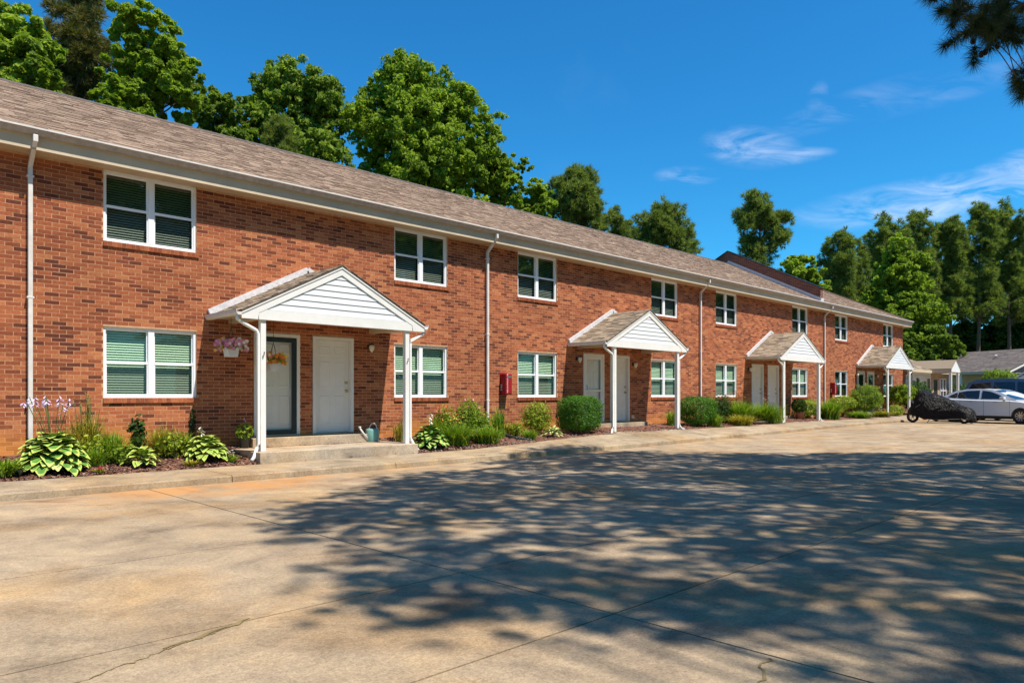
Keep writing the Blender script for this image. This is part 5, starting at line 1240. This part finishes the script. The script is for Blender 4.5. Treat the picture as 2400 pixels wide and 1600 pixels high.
# ------------------------------------------------------------------ vehicles
def wheel(o, x, y, r_, w_, side):
    q = MB(); q.lathe([(r_*.62, -w_/2), (r_*.9, -w_/2), (r_, -w_*.38), (r_, w_*.38), (r_*.9, w_/2), (r_*.62, w_/2)], (0, 0, 0), 28, 'Y'); t_ = q.build('wheel', 'rubber', o, (x, y, r_), smooth=True)
    q = MB(); f = side*w_*.36; q.lathe([(r_*.66, side*w_*.46), (r_*.60, f), (r_*.60, -f)], (0, 0, 0), 24, 'Y')
    for k in range(10):
        a = k*math.pi/5; q.bar((0, f*.8, 0), (math.cos(a)*r_*.63, f*1.05, math.sin(a)*r_*.63), .035, .02, (0, 1, 0))
    q.lathe([(0, f*1.1), (r_*.13, f*1.1), (r_*.15, f*.6)], (0, 0, 0), 12, 'Y'); q.build('rim', 'alloy', t_)
    q = MB(); q.lathe([(0, -f*.2), (r_*.6, -f*.2)], (0, 0, 0), 20, 'Y'); q.build('brake', 'car_trim', t_)
    return t_
def car(name, label, loc, rz, paint, top, belt, wins, L_, wheels, rw, hw_=.90, lower=.2, extra=None, screens=()):
    """side profile in (x,z), x forward from the rear bumper"""
    o = thing(name, label, 'car', loc, rz)
    body = list(top)
    for (wx, wr) in wheels[::-1]:
        body += [(wx+wr*math.cos(a), max(lower, rw+wr*math.sin(a)-.0)) for a in [math.pi*k/12 for k in range(13)]]
    body = body[:]
    b = MB(); lay = [(-hw_, .045), (-hw_+.05, .012), (-hw_+.16, 0), (hw_-.16, 0), (hw_-.05, .012), (hw_, .045)]; ks = []
    cx_ = L_/2
    for y, ins in lay:
        P = []
        for i, (x, z) in enumerate(body):
            isb = i < len(top); P.append((x+(ins*1.2 if x < .4 else -ins*1.2 if x > L_-.4 else 0), y, z-(ins*1.0 if isb and z > .6 else 0)))
        ks.append(b.pts(P))
    n = len(body)
    for i in range(len(ks)-1):
        for j in range(n): b.face(ks[i]+j, ks[i]+(j+1) % n, ks[i+1]+(j+1) % n, ks[i+1]+j)
    b.face(*[ks[0]+j for j in range(n)][::-1]); b.face(*[ks[-1]+j for j in range(n)])
    b.build('body', paint, o)
    b = MB(); b.box(.3, L_-.3, -hw_+.2, hw_-.2, lower-.01, .8); b.build('underbody', 'car_trim', o)
    # greenhouse: narrowing with height
    zb = min(p[1] for p in belt); zt_ = max(p[1] for p in belt)
    def yy(z, s): return s*(hw_-.06-.20*(z-zb)/(zt_-zb))
    b = MB(); kA = b.pts([(x, yy(z, -1), z) for x, z in belt]); kC = b.pts([(x, 0, z+(.03 if z > zb+.15 else 0)) for x, z in belt]); kB = b.pts([(x, yy(z, 1), z) for x, z in belt]); m = len(belt)
    for j in range(m-1): b.face(kA+j, kA+j+1, kC+j+1, kC+j); b.face(kC+j, kC+j+1, kB+j+1, kB+j)
    b.face(*[kA+j for j in range(m)]); b.face(*[kB+j for j in range(m)][::-1]); b.build('roof', paint, o, bevel=.03)
    for s in (-1, 1):
        for w_ in wins:
            q = MB(); k = q.pts([(x, yy(z, s)+s*.012, z) for x, z in w_]); q.face(*range(k, k+len(w_))); q.build('side_window', 'car_glass', o)
    for (x0, z0, x1, z1) in screens:
        q = MB(); dx, dz = x1-x0, z1-z0; l_ = math.hypot(dx, dz); sg = 1 if dx < 0 else -1; nx_, nz_ = -dz/l_*sg*-1, abs(dx)/l_
        nx_ = (1 if dx < 0 else -1)*abs(dz)/l_; e = .014
        q.quad((x0+nx_*e, yy(z0, -1)+.05, z0+nz_*e), (x0+nx_*e, yy(z0, 1)-.05, z0+nz_*e), (x1+nx_*e, 0, z1+nz_*e+.03), (x1+nx_*e, yy(z1, -1)+.05, z1+nz_*e))
        q = MB(); k = q.pts([(x0+nx_*e, yy(z0, -1)+.05, z0+nz_*e), (x0+nx_*e, 0, z0+nz_*e), (x0+nx_*e, yy(z0, 1)-.05, z0+nz_*e), (x1+nx_*e, yy(z1, 1)-.05, z1+nz_*e), (x1+nx_*e, 0, z1+nz_*e+.03), (x1+nx_*e, yy(z1, -1)+.05, z1+nz_*e)])
        q.face(k, k+1, k+4, k+5); q.face(k+1, k+2, k+3, k+4); q.build('windscreen', 'car_glass', o)
    for (wx, wr) in wheels:
        for s in (-1, 1): wheel(o, wx, s*(hw_-.13), rw, .22, s)
    if extra: extra(o, hw_)
    return o
def sedan_bits(o, hw_):
    for s in (-1, 1):
        q = MB(); y = s*(hw_+.002)
        for x, z in ((1.75, .92), (2.78, .90)): 
            q.box(x, x+.17, min(y, y+s*.025), max(y, y+s*.025), z, z+.03)
        q.build('door_handle', 'alloy', o, bevel=.005)
        q = MB()
        for x in (1.35, 2.36, 3.42): q.box(x, x+.008, min(y, y+s*.002), max(y, y+s*.002), .32, .98)
        q.box(1.2, 3.5, min(y, y+s*.002), max(y, y+s*.002), .315, .323); q.build('door_seam', 'car_trim', o)
        q = MB(); q.box(3.12, 3.30, min(s*(hw_+.02), s*(hw_+.2)), max(s*(hw_+.02), s*(hw_+.2)), 1.02, 1.14); q.box(3.16, 3.26, min(s*(hw_-.1), s*(hw_+.05)), max(s*(hw_-.1), s*(hw_+.05)), 1.0, 1.04); q.build('mirror', 'car_white', o, bevel=.03)
        q = MB(); q.box(-.0, .16, min(s*.60, s*(hw_-.02)), max(s*.60, s*(hw_-.02)), .78, .90); q.build('tail_light', 'red_enamel', o, bevel=.02)
        q = MB(); q.box(4.62, 4.80, min(s*.55, s*(hw_-.05)), max(s*.55, s*(hw_-.05)), .62, .72); q.build('headlight', 'gutter_white', o, bevel=.02)
HD = R(-90)
sed_top = [(.02, .38), (.0, .6), (.03, .85), (.10, 1.02), (.5, 1.09), (1.0, 1.06), (2.2, 1.02), (3.4, 1.00), (3.75, .97), (4.3, .88), (4.66, .74), (4.82, .55), (4.84, .3), (4.72, .2)]
car('parked_car', 'silver-white sedan seen side-on behind the covered motorcycle', (38.2, -3.75, .15), R(-107), 'car_white', sed_top, [(.35, 1.08), (1.02, 1.36), (1.5, 1.45), (2.1, 1.47), (2.62, 1.42), (3.02, 1.28), (3.65, 1.0)],
    [[(.72, 1.13), (1.08, 1.31), (1.16, 1.33), (1.16, 1.09)], [(1.20, 1.09), (1.20, 1.34), (1.55, 1.405), (2.10, 1.42), (2.14, 1.06)], [(2.24, 1.06), (2.20, 1.415), (2.55, 1.37), (2.9, 1.24), (3.28, 1.05)]], 4.85, [(1.0, .36), (3.83, .36)], .33, extra=sedan_bits, screens=[(.42, 1.11, 1.0, 1.35), (3.6, 1.02, 2.66, 1.405)])
suv_top = [(.02, .4), (.0, .7), (.06, 1.2), (.4, 1.26), (2.0, 1.25), (3.6, 1.22), (4.5, 1.1), (4.8, .85), (4.84, .35), (4.72, .26)]
VZ = lambda L_: [(x, z*1.115) for x, z in L_]
car('parked_car', 'dark blue minivan behind the white sedan at the right edge', (41.9, -3.9, .15), R(-104), 'car_blue', suv_top, VZ([(.1, 1.12), (.45, 1.62), (.8, 1.74), (2.0, 1.78), (3.0, 1.74), (3.9, 1.12)]),
    [VZ([(.38, 1.2), (.62, 1.58), (1.45, 1.65), (1.5, 1.18)]), VZ([(1.62, 1.18), (1.6, 1.65), (2.5, 1.65), (2.55, 1.17)]), VZ([(2.66, 1.17), (2.62, 1.65), (3.0, 1.62), (3.6, 1.18)])], 4.85, [(1.0, .38), (3.9, .38)], .35, .95, .26, screens=[(.13, 1.33, .44, 1.78), (3.8, 1.34, 3.1, 1.87)])
# covered motorcycle
mo = thing('motorcycle', 'parked motorcycle under a black fabric cover, beside the white sedan', 'motorcycle', (35.55, -3.02, .15), R(-93))
prof = [(.05, .30, .40, .05), (.12, .34, .60, .14), (.22, .30, .72, .24), (.32, .30, 1.00, .30), (.48, .29, 1.25, .33), (.66, .28, 1.44, .36), (.86, .16, 1.38, .36), (1.05, .12, 1.30, .34), (1.3, .16, 1.22, .30), (1.6, .20, 1.10, .29), (1.9, .22, .95, .29), (2.15, .22, .80, .31), (2.45, .22, .69, .32), (2.62, .18, .60, .28), (2.72, .14, .42, .16)]
b = MB(); ks = []; nn = 20; r = random.Random(3)
for i, (x, z0, z1, w_) in enumerate(prof):
    P = []
    for j in range(nn):
        t = j/(nn-1); a = math.pi*(1-t); cc, ss = math.cos(a), math.sin(a)
        yv_ = w_*(abs(cc)**.75)*(1 if cc > 0 else -1)*(1.12-.12*ss); zv = z0+(z1-z0)*(ss**.62)
        f = noise.noise((x*3.2, j*.55, 1.7))*.085+noise.noise((x*9, j*1.1, 5))*.05
        P.append((x+noise.noise((x*4, j*.6, 8))*.03, yv_*(1+f*1.6), zv+f*(.9 if ss > .1 else .4)+(0.03*math.sin(j*1.9+x*7) if ss < .25 else 0)))
    ks.append(b.pts(P))
for i in range(len(ks)-1):
    for j in range(nn-1): b.face(ks[i]+j, ks[i]+j+1, ks[i+1]+j+1, ks[i+1]+j)
b.face(*[ks[0]+j for j in range(nn)][::-1]); b.face(*[ks[-1]+j for j in range(nn)])
q = NB('cover_fabric'); q.set(Base_Color=(.005, .005, .006), Roughness=.42); q.b.inputs['Specular IOR Level'].default_value = .22; q.bump(q.noise(4.5, 5, .65, q.pos(), 3), .10, .9); MAT['cover_fabric'] = q.m
b.build('cover', 'cover_fabric', mo, smooth=True)
b = MB(); b.quad((.30, -.40, .93), (.44, -.41, .84), (.46, -.41, .94), (.34, -.40, 1.02)); b.quad((.52, -.44, .66), (.72, -.44, .80), (.73, -.44, .83), (.54, -.44, .70)); b.build('cover_patch', 'blue_grey_siding', mo)  # plain blue-grey quads set just off the side of the cover
for x, w_ in ((.26, .13), (2.30, .17)):
    q = MB(); q.lathe([(.15, -w_/2), (.21, -w_/2), (.245, -w_*.25), (.245, w_*.25), (.21, w_/2), (.15, w_/2)], (0, 0, 0), 24, 'Y'); t_ = q.build('wheel', 'rubber', mo, (x, 0, .245), smooth=True)
    q = MB(); q.lathe([(.155, -w_*.4), (.145, -.02), (.145, .02), (.155, w_*.4)], (0, 0, 0), 20, 'Y')
    for k in range(6): a = k*math.pi/3; q.bar((0, 0, 0), (math.cos(a)*.15, 0, math.sin(a)*.15), .03, .03, (0, 1, 0))
    q.build('rim', 'alloy', t_)
q = MB(); q.lathe([(.08, -.06), (.16, -.06), (.18, 0), (.16, .06), (.08, .06)], (0, 0, 0), 20, 'Y'); q.build('wheel', 'rubber', mo, (2.60, -.12, .20), smooth=True)
q = MB()
for s in (-.09, .09): q.tube([(.26, s, .245), (.42, s, .62)], .022, 8)
q.build('fork', 'alloy', mo, smooth=True)
q = MB(); q.tube([(.9, -.18, .2), (1.5, -.2, .17), (2.2, -.22, .2)], .04, 8); q.lathe([(0, -.15), (.16, -.13), (.18, 0), (.16, .13), (0, .15)], (1.2, 0, .26), 12, 'Y'); q.tube([(1.0, -.1, .2), (.95, -.28, .01)], .015, 6); q.build('engine', 'grey_metal', mo, smooth=True)
